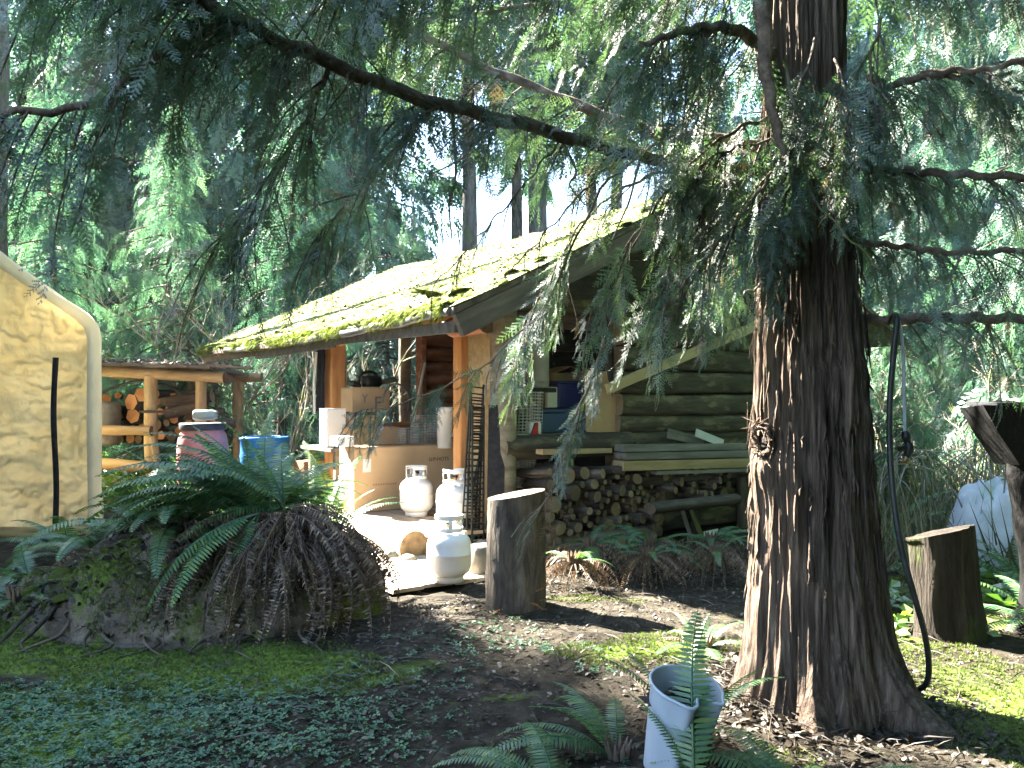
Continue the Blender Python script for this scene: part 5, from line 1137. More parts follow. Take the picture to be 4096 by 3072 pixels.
# wire baskets
def wire_basket(label, c, w_, h, d, nx, nz, name='wire_basket', rz=0, tilt=0, m='steel'):
    t = thing(name, label, 'basket', C(*c), CR+rz); t.rotation_euler = (tilt, 0, CR+rz)
    def panel(nm, f):
        mb = MB()
        for k in range(nx+1): tube(mb, [f(k/nx, 0), f(k/nx, 1)], .0035, 4)
        for k in range(nz+1): tube(mb, [f(0, k/nz), f(1, k/nz)], .0035 if k < nz else .006, 4)
        mb.build(nm, m, t)
    panel('front_grid', lambda a, b: (w_*(a-.5), 0, h*b)); panel('back_grid', lambda a, b: (w_*(a-.5), d, h*b)); panel('side_grid', lambda a, b: (w_/2, d*a, h*b)); panel('side_grid', lambda a, b: (-w_/2, d*a, h*b)); panel('bottom_grid', lambda a, b: (w_*(a-.5), d*b, 0.002))
    return t
a0 = on_gable(428, 448, 2.1); wire_basket('dark wire basket behind the large carton, upright', (a0.x, 2.1, a0.z), .20, .33, .18, 6, 12, m='steel')
a0 = on_gable(414, 448, 2.25); wire_basket('lower wire basket left of the white bucket', (a0.x, 2.25, a0.z), .18, .20, .18, 6, 8, m='steel')
wire_basket('chrome wire basket standing at the front of the gable shelf', (on_gable(530, 431, GU+.05).x, GU+.05, 1.005), .25, .36, .22, 6, 13, tilt=.06, m='steel')
wire_basket('wire mesh basket under the sill log left of the firewood', (on_gable(528, 480, GU+.2).x, GU+.2, .42), .17, .40, .15, 8, 16)
# leaning dark panels and plank at the corner
lp = thing('lattice_panel', 'black perforated plastic panels leaning beside the corner post', 'panel', C(WV-.10, .42, .02), CR)
for k in range(3):
    mb = MB(); L = 1.42-.09*k
    for s in (-.06, .06): box(mb, (s, 0, L/2), (.014, .012, L))
    for q in range(26): box(mb, (0, 0, .03+q*(L-.06)/25), (.12, .008, .012))
    mb.build('panel', 'black_rubber', lp, False, loc=(-.14+.035*k, .10-.03*k, 0), rot=(-.03, .09-.03*k, -.05+.08*k))
mb = MB(); box(mb, (0, 0, .62), (.14, .02, 1.24)); mb.build('solid_sheet', 'black_cloth', lp, False, loc=(.03, -.06, 0), rot=(-.02, .02, -.5))
rod('black_rod', 'thin black rod leaning by the deck propane tank', 'rod', C(WV-.25, .62, .05), C(WV+.0, .70, .80), .014, 'black_rubber')
# pale flat carton panel leaning on the thin post
mb = MB(); box(mb, (0, 0, 0), (.02, .22, 1.3)); tag(mb.build('cardboard_sheet', 'cardboard', None, False, loc=C(WV+.06, .86, .92), rot=(0, 0, CR)), 'tall brown cardboard sheet between thin post and corner post', 'cardboard')
# ================================================================ gable shelf contents
su = GU+.16
def sbox(name, label, cat, px0, px1, py0, py1, u, m, dep=.25, z0=1.003):
    a, b = on_gable(px0, py1, u), on_gable(px1, py0, u); z0 = a.z if z0 is None else z0
    t = thing(name, label, cat, C((a.x+b.x)/2, u, z0), CR); mb = MB(); bbox_(mb, (0, dep/2, (b.z-z0)/2), (b.x-a.x, dep, b.z-z0), .012); mb.build('body', m, t, False); return t, b.x-a.x, b.z-z0
t, w_, h = sbox('storage_tote', 'slate blue plastic tote with lid on the gable shelf', 'tote', 541, 577, 412, 433, su+.06, 'plastic_slate'); mb = MB(); bbox_(mb, (0, .125, h+.012), (w_+.03, .29, .03), .008); mb.build('lid', 'plastic_slate', t, False)
t, w_, h = sbox('storage_bin', 'dark navy plastic bin standing on the blue tote', 'bin', 559, 582, 383, 408, su+.10, 'plastic_navy', .22, None); mb = MB(); bbox_(mb, (0, .11, h+.008), (w_+.025, .25, .02), .006); mb.build('rim', 'plastic_navy', t, False)
t, w_, h = sbox('paper_pack', 'white paper pack leaning between basket and navy bin', 'paper', 547, 558, 387, 408, su+.12, 'paper_white', .04, None)
t, w_, h = sbox('small_carton', 'small red and white printed carton beside the wire basket', 'box', 530, 542, 422, 432, GU+.03, 'paper_white', .08)
mb = MB(); V = [(-w_/2+.003, -.002, .004), (w_*.18, -.002, .004), (w_*.18, -.002, h-.004), (-w_*.05, -.002, h-.004)]; mb.add(V, np.array([[0, 1, 2, 3]])); mb.build('red_print', 'red_print', t, False)
mb = MB(); V = [(-w_/2+.002, -.003, .004), (-w_/2+.012, -.003, .004), (0.0, -.003, h-.006), (-.02, -.003, h-.006)]; mb.add(V, np.array([[0, 1, 2, 3]])); mb.build('dark_print', 'ink', t, False)
t, w_, h = sbox('dark_bin', 'black bin in the shadow right of the blue tote', 'bin', 572, 587, 414, 433, su+.02, 'lid_black', .2)
t, w_, h = sbox('carton', 'brown open carton behind the navy bin on the gable shelf', 'box', 552, 590, 374, 408, su+.32, 'cardboard_dull', .25, 1.0)
for sx in (-1, 1): mb = MB(); box(mb, (0, 0, 0), (w_*.5, .24, .005)); mb.build('flap', 'cardboard_dull', t, False, loc=(sx*w_*.24, .12, h+.03), rot=(0, sx*.35, 0))
a, b = on_gable(583, 434, GU+.05), on_gable(614, 372, GU+.09)
mb = MB(); box(mb, (0, 0, (b.z-1.0)/2), (b.x-a.x-.02, .012, b.z-1.0)); tag(mb.build('cardboard_sheet', 'cardboard_dull', None, False, loc=C((a.x+b.x)/2, GU+.02, 1.005), rot=(-.08, .05, CR)), 'flattened brown carton leaning on the log wall end', 'cardboard')
gc = thing('metal_cylinder', 'large grey cylinder hanging in the gable opening', 'cylinder', C(on_gable(534, 388, GU+.22).x, GU+.22, on_gable(534, 388, GU+.22).z), CR)
mb = MB(); hh = on_gable(534, 322, GU+.22).z-on_gable(534, 388, GU+.22).z; lathe(mb, [(0, 0), (.125, .0), (.132, .015), (.132, hh-.02), (.125, hh), (0, hh)], 28); mb.build('body', 'grey_can', gc)
mb = MB(); lathe(mb, [(.134, .04), (.137, .045), (.137, .055), (.134, .06)], 28); mb.build('band', 'steel_dull', gc); mb = MB(); lathe(mb, [(.134, hh-.07), (.137, hh-.065), (.137, hh-.055), (.134, hh-.05)], 28); mb.build('band', 'steel_dull', gc)
mb = MB(); bbox_(mb, (0, 0, -.02), (.30, .28, .04), .01); mb.build('bracket', 'gable_dark', gc, False)
mb = MB(); box(mb, (0, .16, (on_gable(534, 388, GU+.22).z*0-.40)/1+.18), (.05, .03, .44)); mb.build('bracket_leg', 'gable_dark', gc, False)
# ================================================================ diagonal brace plank and lumber pile
a, b = on_gable(607, 389, GU-.12), on_gable(765, 322, GU-.12)
mb = MB(); box(mb, (0, 0, 0), ((b-a).length, .035, .092)); o = mb.build('plank', 'board_fresh', None, False, loc=C(*((a+b)/2))); o.rotation_euler = Euler((0, -math.atan2(b.z-a.z, b.x-a.x), CR)); tag(o, 'pale plank nailed diagonally across the log wall', 'plank')
def lumber(label, px0, px1, py0, py1, u, m, t=.09, dz=0):
    a, b = on_gable(px0, (py0+py1)/2, u), on_gable(px1, (py0+py1)/2, u); h = (py1-py0)/FPX*8.0
    zc = (a.z+b.z)/2; mb = MB(); box(mb, (0, 0, 0), (b.x-a.x, t, h), jit=.004); o = mb.build('plank', m, None, False, loc=C((a.x+b.x)/2, u, zc)); o.rotation_euler = Euler((0, -math.atan2(b.z-a.z, b.x-a.x)*.6, CR)); return tag(o, label, 'plank')
SU = .18
lumber('long pale plank, lowest and thickest of the lumber pile', 618, 756, 459, 468, SU, 'board_pale', .14)
lumber('grey plank second from the bottom of the lumber pile', 620, 748, 451.5, 457.5, SU+.01, 'board_grey', .16)
lumber('weathered grey plank near the top of the lumber pile', 619, 742, 444, 450, SU+.05, 'board_grey', .12)
lumber('thin dark plank right of the pile under the pale one', 652, 748, 469.5, 472.5, SU-.02, 'board_grey', .12)
lumber('short pale plank end showing beside the cedar trunk', 752, 775, 462, 468, SU-.05, 'board_pale', .14)
lumber('thin pale batten lying along the sill log above the firewood', 539, 608, 449, 453.5, SU+.06, 'board_pale', .10)
a = on_gable(690, 440, SU+.08); mb = MB(); box(mb, (0, 0, 0), (.55, .02, .09)); tag(mb.build('plank', 'board_grey', None, False, loc=C(a.x, SU+.13, a.z+.02), rot=(0, .18, CR+.1)), 'grey board lying askew on top of the lumber pile', 'plank')
a = on_gable(708, 438, SU+.08); mb = MB(); box(mb, (0, 0, 0), (.42, .012, .075)); tag(mb.build('plank', 'paper_white', None, False, loc=C(a.x, SU+.06, a.z), rot=(0, .28, CR+.05)), 'pale grey offcut slanting on top of the lumber pile', 'plank')
sup = thing('lumber_rack', 'rough log rack carrying the lumber pile beside the firewood', 'rack', C(2.75, SU+.05, 0), CR)
pz = on_gable(690, 469, SU).z
for x in (-.62, .15, .85): wood_log('rack_post', (x, .12, -.05), (x, .12, pz-.13), .055, ['fire_bark', 'cut_end'], sup, int(x*10)+9, 10, 5)
wood_log('rack_bar', (-.85, .03, pz-.075), (1.1, .03, pz-.085), .05, ['fire_bark', 'cut_end'], sup, 3, 10, 7)
a = on_gable(700, 500, GU-.15); wood_log('shelf_plank', (-.72, -.16, a.z), (.45, -.16, a.z), .075, ['fire_bark', 'cut_end'], sup, 5, 10, 7, flat=.7)
# ================================================================ FIREWOOD (every round is a thing)
FWM = []
for k in range(6):
    mb = MB(); x = np.linspace(0, .42, 6); tube(mb, np.stack([x, .10*.2*np.sin(x*6+k)*.3, .006*np.cos(x*7+k)], 1), 1.0*.05, 12, 0, 1, noise=.22, nsc=14, seed=k); FWM.append(mb.mesh('firewood_log', ['fire_bark', 'cut_end']))
def firewood(p, d, r, label, group, L=1.0, k=None):
    o = link('firewood_log', FWM[random.randrange(6) if k is None else k], None, p, scale=(L, r/.05, r/.05*random.uniform(.85, 1.1))); o.rotation_mode = 'QUATERNION'
    o.rotation_quaternion = Vector(d).to_track_quat('X', 'Z') @ Euler((random.uniform(0, 6), 0, 0)).to_quaternion(); return tag(o, label, 'firewood', group)
udir = C(0, 1, 0)-C(0, 0, 0)
def place_fw(px, py, rpx, u, label, group, L=1.0, jit=.10):
    q = on_gable(px, py, u); p = C(*q); Y = p.y; jit = jit*2.6; d = udir+Vector((random.uniform(-jit, jit)-.12, random.uniform(-jit, jit), random.uniform(-jit*.5, jit*.5)))
    return firewood(p, d, rpx/FPX*Y, label, group, L)
def cr(x, y): return (1900+x/1.843)/4, (1750+y/1.843)/4
big = [(690, 290, 62, 'thick pale round at the upper left of the firewood stack'), (585, 490, 62, 'thick round at the left of the firewood stack, third row'), (745, 415, 60, 'thick round with shadowed face in the middle left of the stack'),
       (630, 675, 56, 'thick round at the lower left of the firewood stack'), (945, 270, 40, 'round with pale cut face at the top of the stack, left of the sapling ends'), (885, 345, 38, 'round just below the top of the stack'),
       (1090, 385, 40, 'pale round beside the upper right of the stack'), (1195, 300, 42, 'tall oval round at the top right of the main stack'), (1240, 600, 44, 'thick round low on the right of the main stack'), (1340, 590, 36, 'thick round at the right end of the main stack'),
       (1075, 780, 52, 'fallen thick round in front of the stack foot'), (1320, 735, 46, 'round lying at the foot of the stack by the leaning planks'), (1525, 330, 38, 'thickest round on the upper rack shelf'), (1810, 320, 30, 'round at the right end of the upper rack shelf'),
       (1470, 950, 30, 'round lying lowest in front of the leaning planks'), (900, 440, 40, 'round in the middle of the stack under the pale ones'), (765, 665, 44, 'dark round in the lowest full row')]
used = []
for x, y, r, lab in big:
    px, py = cr(x, y); place_fw(px, py, r/1.843/4, .14, lab, None); used.append((px, py, r/1.843/4))
# stuffing: dart-throw smaller rounds into the stack silhouette
def fill(poly_l, poly_r, y0, y1, n, rr, group, label, u=.16, tries=6000):
    c = 0
    for k in range(tries):
        px, py = random.uniform(poly_l, poly_r), random.uniform(y0, y1); r = random.choice(rr)*random.uniform(.85, 1.15)
        if all((px-a)**2+(py-b)**2 > ((r+q)*.93)**2 for a, b, q in used):
            used.append((px, py, r)); place_fw(px, py, r, u+random.uniform(-.04, .10), label, group); c += 1
            if c >= n: return
fill(546, 658, 470, 545, 88, (8.5, 7, 5, 4, 3.4, 3, 2.6), 'small rounds of the firewood stack', 'slim round firewood in the main stack below the sill log')
fill(658, 730, 471, 494, 26, (6, 5, 4, 3.5, 3), 'small rounds on the rack shelf', 'slim round firewood on the upper rack shelf')
fill(600, 672, 546, 580, 9, (6.5, 5, 4), 'fallen rounds below the stack', 'round firewood fallen at the foot of the stack')
for k in range(26):     # deeper rows fill the gaps
    px = 550+random.uniform(0, 110); py = 475+random.uniform(0, 70); place_fw(px, py, 9, .34, 'firewood round in the dark back row of the stack', 'back row of the firewood stack')
wood_log('rack_bar', (-1.70, .0, .10), (-.45, -.02, .10), .06, ['fire_bark', 'cut_end'], sup, 31, 10, 6)
# leaning planks by the rack and the small white strip
for k, (x0, y0, x1, y1, w_, m, lab) in enumerate(((681, 506, 705, 581, .11, 'board_grey', 'wide grey plank leaning below the rack shelf'), (690, 506, 716, 574, .07, 'board_pale_moss', 'mossy narrow plank leaning beside the wide grey one'))):
    if m not in MATS: mat(m, [(.3, (.10, .12, .03)), (.6, (.20, .21, .07)), (.8, (.28, .26, .12))], (3, 8, 8), .9, .4)
    a, b = on_gable(x0, y0, GU-.18), on_gable(x1, y1, GU-.42-.05*k); mb = MB(); box(mb, (0, 0, 0), ((b-a).length, w_, .03))
    aw, bw = C(*a), C(*b); o = mb.build('plank', m, None, False, loc=(aw+bw)/2); o.rotation_mode = 'QUATERNION'; o.rotation_quaternion = (bw-aw).to_track_quat('X', 'Y') @ Euler((R_(65), 0, 0)).to_quaternion(); tag(o, lab, 'plank')
a = on_gable(711, 533, .12); mb = MB(); box(mb, (0, 0, 0), (.19, .01, .055)); tag(mb.build('white_strip', 'paper_white', None, False, loc=C(*a), rot=(0, -.06, CR)), 'small white strip in the dark beside the leaning planks', 'strip')
# woodshed firewood
sf = (('thick orange split round on the woodshed pile, leftmost', 131, 402, 9), ('orange split piece at the top of the woodshed pile', 142, 395, 8), ('split piece under the orange one in the woodshed', 133, 416, 8))
FO = []
for k in range(3):
    mb = MB(); x = np.linspace(0, .4, 4); tube(mb, np.stack([x, 0*x, 0*x], 1), .05, 5+k, 0, 1, noise=.2, nsc=10, seed=k); FO.append(mb.mesh('firewood_log', ['fire_bark', 'wood_orange']))
def sfw(px, py, rpx, lab, grp=None, me=None, dy=.5):
    p = P(px, py, 13.0+dy); o = link('firewood_log', me or FO[random.randrange(3)], None, p, scale=(1, rpx/FPX*13/.05, rpx/FPX*13/.05)); o.rotation_mode = 'QUATERNION'
    o.rotation_quaternion = Vector((random.uniform(-.5, .5), 1, random.uniform(-.1, .1))).to_track_quat('X', 'Z') @ Euler((random.uniform(0, 6), 0, 0)).to_quaternion(); tag(o, lab, 'firewood', grp)
for lab, x, y, r in sf: sfw(x, y, r, lab, None, FO[1], .35)
used = [(131, 402, 9), (142, 395, 8), (133, 416, 8)]
for k in range(4000):
    px, py = random.uniform(106, 214), random.uniform(392, 440); top = 388+(px-106)*.10+(14 if px > 196 else 0); r = random.choice((7, 5.5, 4.5, 4))
    if py > top and all((px-a)**2+(py-b)**2 > ((r+q)*.85)**2 for a, b, q in used):
        used.append((px, py, r)); sfw(px, py, r, 'split firewood stacked inside the log woodshed', 'firewood inside the woodshed', FO[random.randrange(3)] if random.random() < .55 else FWM[0], random.uniform(.45, .6))
    if len(used) > 70: break
for k, (x0, y0, x1, y1, r) in enumerate(((168, 402, 212, 396, .10), (166, 414, 205, 405, .09))):
    a, b = P(x0, y0, 13.4), P(x1, y1, 13.4); mb = MB(); x = np.linspace(0, (b-a).length, 6); tube(mb, np.stack([x, 0*x, 0*x], 1), r, 10, 0, 1, noise=.15); o = mb.build('log', ['fire_bark', 'cut_end'], loc=a); o.rotation_mode = 'QUATERNION'; o.rotation_quaternion = (b-a).to_track_quat('X', 'Z'); tag(o, ('long dark log lying on top of the woodshed pile', 'second log below it between the woodshed posts')[k], 'log')
mb = MB(); q = curve_pts([P(103, 392, 13.2), P(120, 385, 13.2), P(140, 381, 13.2), P(152, 383, 13.25), P(170, 386, 13.25), P(183, 392, 13.2), P(197, 388, 13.2), P(204, 380, 13.2)], 40); tube(mb, q, .022, 7); tag(mb.build('black_pipe', 'black_rubber'), 'black pipe curving through the woodshed above the firewood', 'pipe')
gd = thing('grey_drum', 'dark grey drum in the woodshed beside the tent', 'drum', P(103, 445, 13.25)); mb = MB(); lathe(mb, [(0, 0), (.24, 0), (.26, .05), (.26, .62), (.22, .68), (0, .68)], 24); mb.build('body', 'steel_dull', gd)
# ================================================================ BARRELS
rb = thing('plastic_barrel', 'faded red plastic barrel with black lid', 'barrel', (*at(203, 10.7), 0), .3)
mb = MB(); lathe(mb, [(0, 0), (.25, .0), (.28, .03), (.30, .2), (.315, .5), (.31, .72), (.285, .86), (.255, .91), (.255, .95), (0, .95)], 36); mb.build('body', 'plastic_red', rb)
mb = MB(); lathe(mb, [(.26, .925), (.282, .925), (.285, .94), (.285, 1.0), (.275, 1.012), (.25, 1.005), (0, 1.0)], 36); mb.build('lid', 'lid_black', rb)
jar = thing('clear_jar', 'dusty pale jar lying on the red barrel lid', 'jar', P(205, 415, 10.65)); jar.rotation_euler = (0, R_(90), .1)
mb = MB(); lathe(mb, [(0, -.14), (.055, -.14), (.065, -.12), (.065, .10), (.05, .13), (.05, .15), (0, .15)], 20); mb.build('body', 'jar_dull', jar)
bb = thing('plastic_barrel', 'bright blue open plastic barrel', 'barrel', (*at(265, 10.2), 0), 0)
mb = MB(); lathe(mb, [(0, .02), (.26, .0), (.285, .02), (.29, .3), (.292, .33), (.285, .36), (.285, .6), (.292, .63), (.285, .66), (.282, .82), (.296, .83), (.296, .86), (.278, .865), (.27, .82), (.268, .10), (0, .10)], 40); mb.build('body', 'plastic_blue', bb)
# dark log / planks under the eave right of the blue barrel
mb = MB(); box(mb, (0, 0, .3), (.45, .4, .6)); o = tag(mb.build('crate', 'log_red', None, False, loc=(*at(316, 9.9), .0), rot=(0, 0, CR)), 'dark wooden crate between blue barrel and rear post', 'crate')
# ================================================================ cloudy BUCKET with a dent
bk = thing('plastic_bucket', 'cloudy blue grey dented plastic bucket in the foreground', 'bucket', G(668, 768)); bk.rotation_euler = (R_(13), R_(9), 0); bk.scale = (1.03, 1.03, 1.03)
mb = MB(); n = 72; a = np.linspace(0, 2*np.pi, n, endpoint=False); zz = np.linspace(0, .37, 22)*.86; Zg, A = np.meshgrid(zz, a, indexing='ij')
def bucket_r(Zg, A, off):
    r = .085+.040*Zg/.37+off; d = (A-R_(-62)+np.pi) % (2*np.pi)-np.pi
    return r-.075*np.exp(-(d/.30)**2)*np.clip((Zg-.02)/.33, 0, 1)**.8+.022*np.exp(-((d-.42)/.16)**2)*np.clip(Zg/.2, 0, 1)+.018*np.exp(-((d+.5)/.25)**2)
for off, fl in ((0, False), (-.0035, True)):
    Rr = bucket_r(Zg, A, off); V = np.stack([Rr*np.cos(A), Rr*np.sin(A), Zg], -1).reshape(-1, 3); i = np.arange(21)[:, None]*n; j = np.arange(n)[None]; j2 = (j+1) % n
    F = np.stack([i+j, i+j2, i+n+j2, i+n+j], -1).reshape(-1, 4); mb.add(V, F[:, ::-1] if fl else F)
mb.build('body', 'plastic_cloudy', bk)
mb = MB(); Rr = bucket_r(np.full(n, .318), a, .002); q = np.stack([Rr*np.cos(a), Rr*np.sin(a), np.full(n, .317)], 1); q = np.vstack([q, q[:1]]); tube(mb, q, .006, 6, caps=False); mb.build('rim', 'plastic_cloudy', bk)
mb = MB(); lathe(mb, [(0, .004), (.086, .004)], 30); mb.build('bottom', 'plastic_cloudy', bk)
mb = MB(); m_ = 120; rr_ = .095*np.sqrt(rng.uniform(0, 1, m_)); an = rng.uniform(0, 6.28, m_); instance(mb, LEAF, np.stack([rr_*np.cos(an)-.01, rr_*np.sin(an)+.02, rng.uniform(.22, .25, m_)], 1), rotz_rand(m_, .5), rng.uniform(.02, .06, m_)[:, None]*np.ones(3), rng.uniform(0, 1, m_)); mb.build('leaf_litter', 'litter', bk, False, kind='stuff')
# ================================================================ right side: stump, burnt log, white tarp
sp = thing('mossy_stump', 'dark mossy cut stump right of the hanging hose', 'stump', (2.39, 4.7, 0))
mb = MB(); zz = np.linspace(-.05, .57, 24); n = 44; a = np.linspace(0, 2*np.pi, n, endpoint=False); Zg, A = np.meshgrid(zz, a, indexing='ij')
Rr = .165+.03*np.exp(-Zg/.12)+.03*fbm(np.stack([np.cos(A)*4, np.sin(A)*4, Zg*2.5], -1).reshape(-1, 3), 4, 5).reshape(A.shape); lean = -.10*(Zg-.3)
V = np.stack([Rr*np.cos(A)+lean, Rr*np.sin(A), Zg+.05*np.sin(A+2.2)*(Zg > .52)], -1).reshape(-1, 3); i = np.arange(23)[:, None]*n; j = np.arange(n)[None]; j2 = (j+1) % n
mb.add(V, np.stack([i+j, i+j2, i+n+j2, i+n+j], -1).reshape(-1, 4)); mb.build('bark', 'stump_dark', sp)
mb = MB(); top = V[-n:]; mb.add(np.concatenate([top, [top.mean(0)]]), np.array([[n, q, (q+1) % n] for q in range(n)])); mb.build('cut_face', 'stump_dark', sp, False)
bs = thing('burnt_stump', 'tall blackened broken stump with overhanging top at the right edge', 'stump', (2.98, 4.75, 0))
b0 = Vector((2.98, 4.75, 0)); mb = MB()
tube(mb, curve_pts([P(1036, 640, 4.75)-b0, P(1031, 560, 4.75)-b0, P(1027, 500, 4.75)-b0, P(1030, 450, 4.75)-b0, P(1026, 425, 4.75)-b0, P(1030, 408, 4.75)-b0], 26), np.array([.16, .12, .08, .065, .06, .06, .065, .07, .075, .08, .085, .09, .095, .10, .11, .12, .13, .135, .14, .15, .16, .17, .18, .19, .20, .20]), 18, noise=.3, nsc=7); mb.build('stem', 'char_and_shade', bs)
mb = MB(); V = [P(983, 405, 4.55)-b0, P(1060, 407, 4.55)-b0, P(1060, 460, 4.6)-b0, P(1020, 465, 4.62)-b0, P(998, 432, 4.58)-b0]; V = np.array([tuple(p) for p in V]); W = V+np.array([.06, .35, -.02]); n = len(V)
mb.add(np.concatenate([V, W]), [[0, 4, 3, 2, 1], [5, 6, 7, 8, 9]]+[[k, (k+1) % n, (k+1) % n+n, k+n] for k in range(n)]); mb.build('overhang', 'char_and_shade', bs, False)
mb = MB(); box(mb, (0, 0, 0), (.45, .32, .02), jit=.006); mb.build('charred_top', 'black_cloth', bs, False, loc=P(1022, 404, 4.7)-b0)
tw = thing('white_tarp', 'crumpled whitish tarp draped over a heap near the right edge', 'tarp', (4.08, 6.9, 0))
X, Y = np.meshgrid(np.linspace(-.5, .55, 40), np.linspace(-.4, .5, 30), indexing='ij'); d = np.sqrt((X/.52)**2+(Y/.5)**2)
Z = .70*np.clip(1.15-d**3, 0, 1)**.5-.1+.16*fbm(np.stack([X.ravel()*4, Y.ravel()*4, 0*X.ravel()], 1), 4, 2).reshape(X.shape)-.16*np.abs(fbm(np.stack([X.ravel()*7, Y.ravel()*7, 0*X.ravel()+3], 1), 3, 5)).reshape(X.shape); mb = MB(); grid(mb, X, Y, Z); mb.build('sheet', 'tarp_white', tw)
# ================================================================ STUFF on the ground
def scatter(name, tm, n, region, s, m, zoff=.0, tilt=.3, tint=(0, 1), flt=None, sz=None):
    x = rng.uniform(region[0], region[1], n); y = rng.uniform(region[2], region[3], n)
    if flt is not None: k = flt(x, y); x, y = x[k], y[k]
    n = len(x); mb = MB(); sc_ = rng.uniform(s[0], s[1], n)[:, None]*np.ones(3)
    instance(mb, tm, np.stack([x, y, ground_z(x, y)+zoff], 1), rotz_rand(n, tilt), sc_, rng.uniform(*tint, n)); o = mb.build(name, m, smooth=False, kind='stuff'); return o
view = lambda x, y: (np.abs(x) < .64*y+.4) & (y > 2.6)
clear = lambda x, y: view(x, y) & ~(((x+1.8)/1.1)**2+((y-5.2)/.7)**2 < 1) & ~((np.abs(x+.72) < .35) & (np.abs(y-5.95) < .5))
o = scatter('leaf_litter', LEAF, 30000, (-4, 4.5, 2.6, 8), (.008, .034), 'litter', .004, .35, flt=lambda x, y: clear(x, y) & ((x > -.9+.5*fbm(np.stack([x*2, y*2, 0*x], 1), 2, 3)) | (rng.uniform(0, 1, len(x)) < .18)), tint=(0, .97)); tag(o, 'dead leaves and bark flakes strewn over the forest floor', 'leaf litter')
o = scatter('twig_litter', TWIG, 3200, (-4, 4.5, 2.6, 8), (.05, .22), 'litter', .006, .12, flt=clear); tag(o, 'small fallen twigs on the forest floor', 'twigs')
nb_ = 2600; aa_ = rng.uniform(0, 6.283, nb_); rr_ = .28+.45*rng.uniform(0, 1, nb_)**1.6; xb_ = TX+rr_*np.cos(aa_); yb_ = TY+rr_*np.sin(aa_); mb = MB()
zb_ = ground_z(xb_, yb_)+.05*np.exp(-(rr_-.28)/.12)
instance(mb, LEAF, np.stack([xb_, yb_, zb_], 1), rotz_rand(nb_, .5), rng.uniform(.012, .05, nb_)[:, None]*np.ones(3), rng.uniform(0, 1, nb_)); k_ = 700
instance(mb, TWIG, np.stack([xb_[:k_], yb_[:k_], zb_[:k_]+.01], 1), rotz_rand(k_, .3), rng.uniform(.05, .2, k_)[:, None]*np.ones(3), rng.uniform(.1, .9, k_))
tag(mb.build('bark_litter', 'litter', None, False, kind='stuff'), 'bark flakes and twigs heaped around the foot of the big cedar', 'leaf litter')
CL3 = []
V = []; F = []
for k in range(3):
    a = k*2.094; o2 = np.array([math.cos(a), math.sin(a)]); s2 = np.array([-o2[1], o2[0]]); k0 = len(V)
    V += [(0, 0, .5), (*(o2*.45+s2*.32), .62), (*(o2*.85), .55), (*(o2*.45-s2*.32), .62)]; F += [(k0, k0+1, k0+2), (k0, k0+2, k0+3)]
CLOVER = (np.array(V), np.array(F))
dens = lambda x, y: np.exp(-(((x+1.75)/1.15)**2+((y-3.25)/.62)**2)**1.5)*1.1+.10*np.exp(-((x+.6)/1.2)**2)
o = scatter('ground_cover', CLOVER, 36000, (-3.6, 1.0, 2.6, 5.2), (.010, .026), 'ground_cover', .0, .3, flt=lambda x, y: clear(x, y) & (dens(x, y)+.35*fbm(np.stack([x*2.5, y*2.5, 0*x], 1), 3, 4) > rng.uniform(.15, 1, len(x)))); tag(o, 'low blue green leafy ground cover in the lower left', 'ground cover')
mossf = lambda x, y: clear(x, y) & (np.maximum.reduce([np.exp(-(((x+2.35)/1.3)**2+((y-4.75)/.95)**2)**1.5), np.exp(-(((x+1.35)/.95)**2+((y-4.05)/.5)**2)**1.5), np.exp(-(((x-.75)/.6)**2+((y-4.3)/.25)**2)**1.5), np.exp(-(((x-2.2)/.7)**2+((y-3.6)/.9)**2)**1.5)*.8, .25+0*x])+.5*fbm(np.stack([x*2.2, y*2.2, 0*x], 1), 3, 9) > .48)
o = scatter('ground_moss', BL, 90000, (-4, 4, 2.6, 6.5), (.008, .020), 'moss_blade', .0, .3, flt=mossf, tint=(0, .7)); tag(o, 'yellow green moss patches on the ground', 'moss')
GB = blades(6, 3, 1, .02, .5)
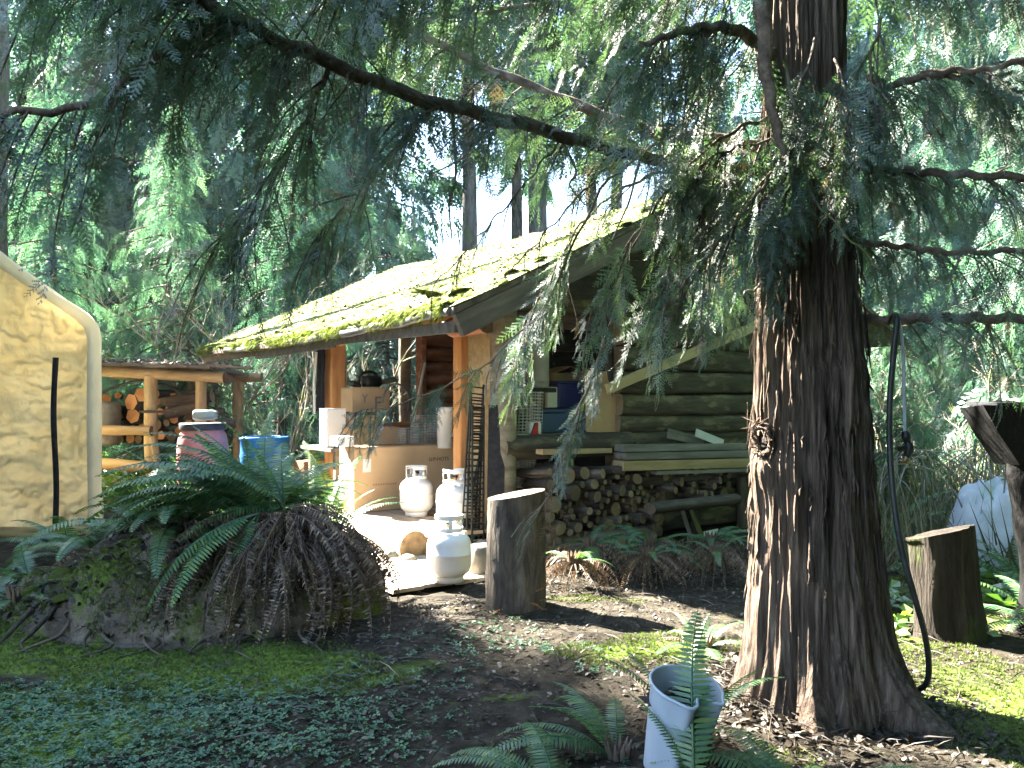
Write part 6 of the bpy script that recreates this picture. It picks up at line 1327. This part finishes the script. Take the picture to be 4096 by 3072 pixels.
o = scatter('dry_brush', GB, 2600, (2.2, 9, 6.2, 13), (.25, .75), 'dry_grass', -.02, .3, flt=lambda x, y: (x > .40*y) & (x < .66*y)); tag(o, 'tangled dry grass and brush right of the big cedar', 'brush')
o = scatter('low_plants', CLOVER, 7000, (1.8, 9, 4.6, 13), (.05, .13), 'bramble_leaf', .0, .5, flt=lambda x, y: (x > .40*y) & (x < .66*y) & (fbm(np.stack([x*1.5, y*1.5, 0*x], 1), 3, 4) > -.05)); tag(o, 'green bramble leaves in the undergrowth at right', 'undergrowth')
o = scatter('left_brush', CLOVER, 9000, (-9, 0, 10.5, 20), (.06, .17), 'bramble_leaf', .1, .6, flt=lambda x, y: (x < -.05*y-1.8) & (fbm(np.stack([x, y, 0*x], 1), 3, 4) > .0)); tag(o, 'leafy undergrowth behind the barrels and woodshed', 'undergrowth')
def arcs(name, n, fx, h, label, m='twig_pale'):
    mb = MB(); r2 = random.Random(8)
    for k in range(n):
        x, y = fx(r2); a = r2.uniform(0, 6.28); L = r2.uniform(.5, 1.3); p = [Vector((x, y, 0)), Vector((x+math.cos(a)*L*.3, y+math.sin(a)*L*.3, h*r2.uniform(.5, 1))), Vector((x+math.cos(a)*L*.8, y+math.sin(a)*L*.8, h*r2.uniform(.3, .9))), Vector((x+math.cos(a)*L*1.2, y+math.sin(a)*L*1.2, h*.2))]
        tube(mb, curve_pts(p, 9), np.linspace(.008, .003, 9), 4, caps=False)
    tag(mb.build(name, m, kind='stuff'), label, 'brambles')
arcs('bramble_canes', 70, lambda r: (lambda y: (r.uniform(.42, .64)*y, y))(r.uniform(6.5, 11)), 1.0, 'arching pale bramble canes right of the big cedar')

# ================================================================ HAZE: thin damp air between the trees
mh, nh, Lh = _nodes('haze_air'); oh = nh.new('ShaderNodeOutputMaterial'); vh = nh.new('ShaderNodeVolumePrincipled')
vh.inputs['Color'].default_value = (.80, .92, 1.0, 1); vh.inputs['Density'].default_value = .0003; vh.inputs['Anisotropy'].default_value = .2
Lh.new(vh.outputs[0], oh.inputs['Volume'])
mb = MB(); box(mb, (0, 12, 14), (80, 70, 31)); mb.build('haze', 'haze_air', None, False, kind='stuff')
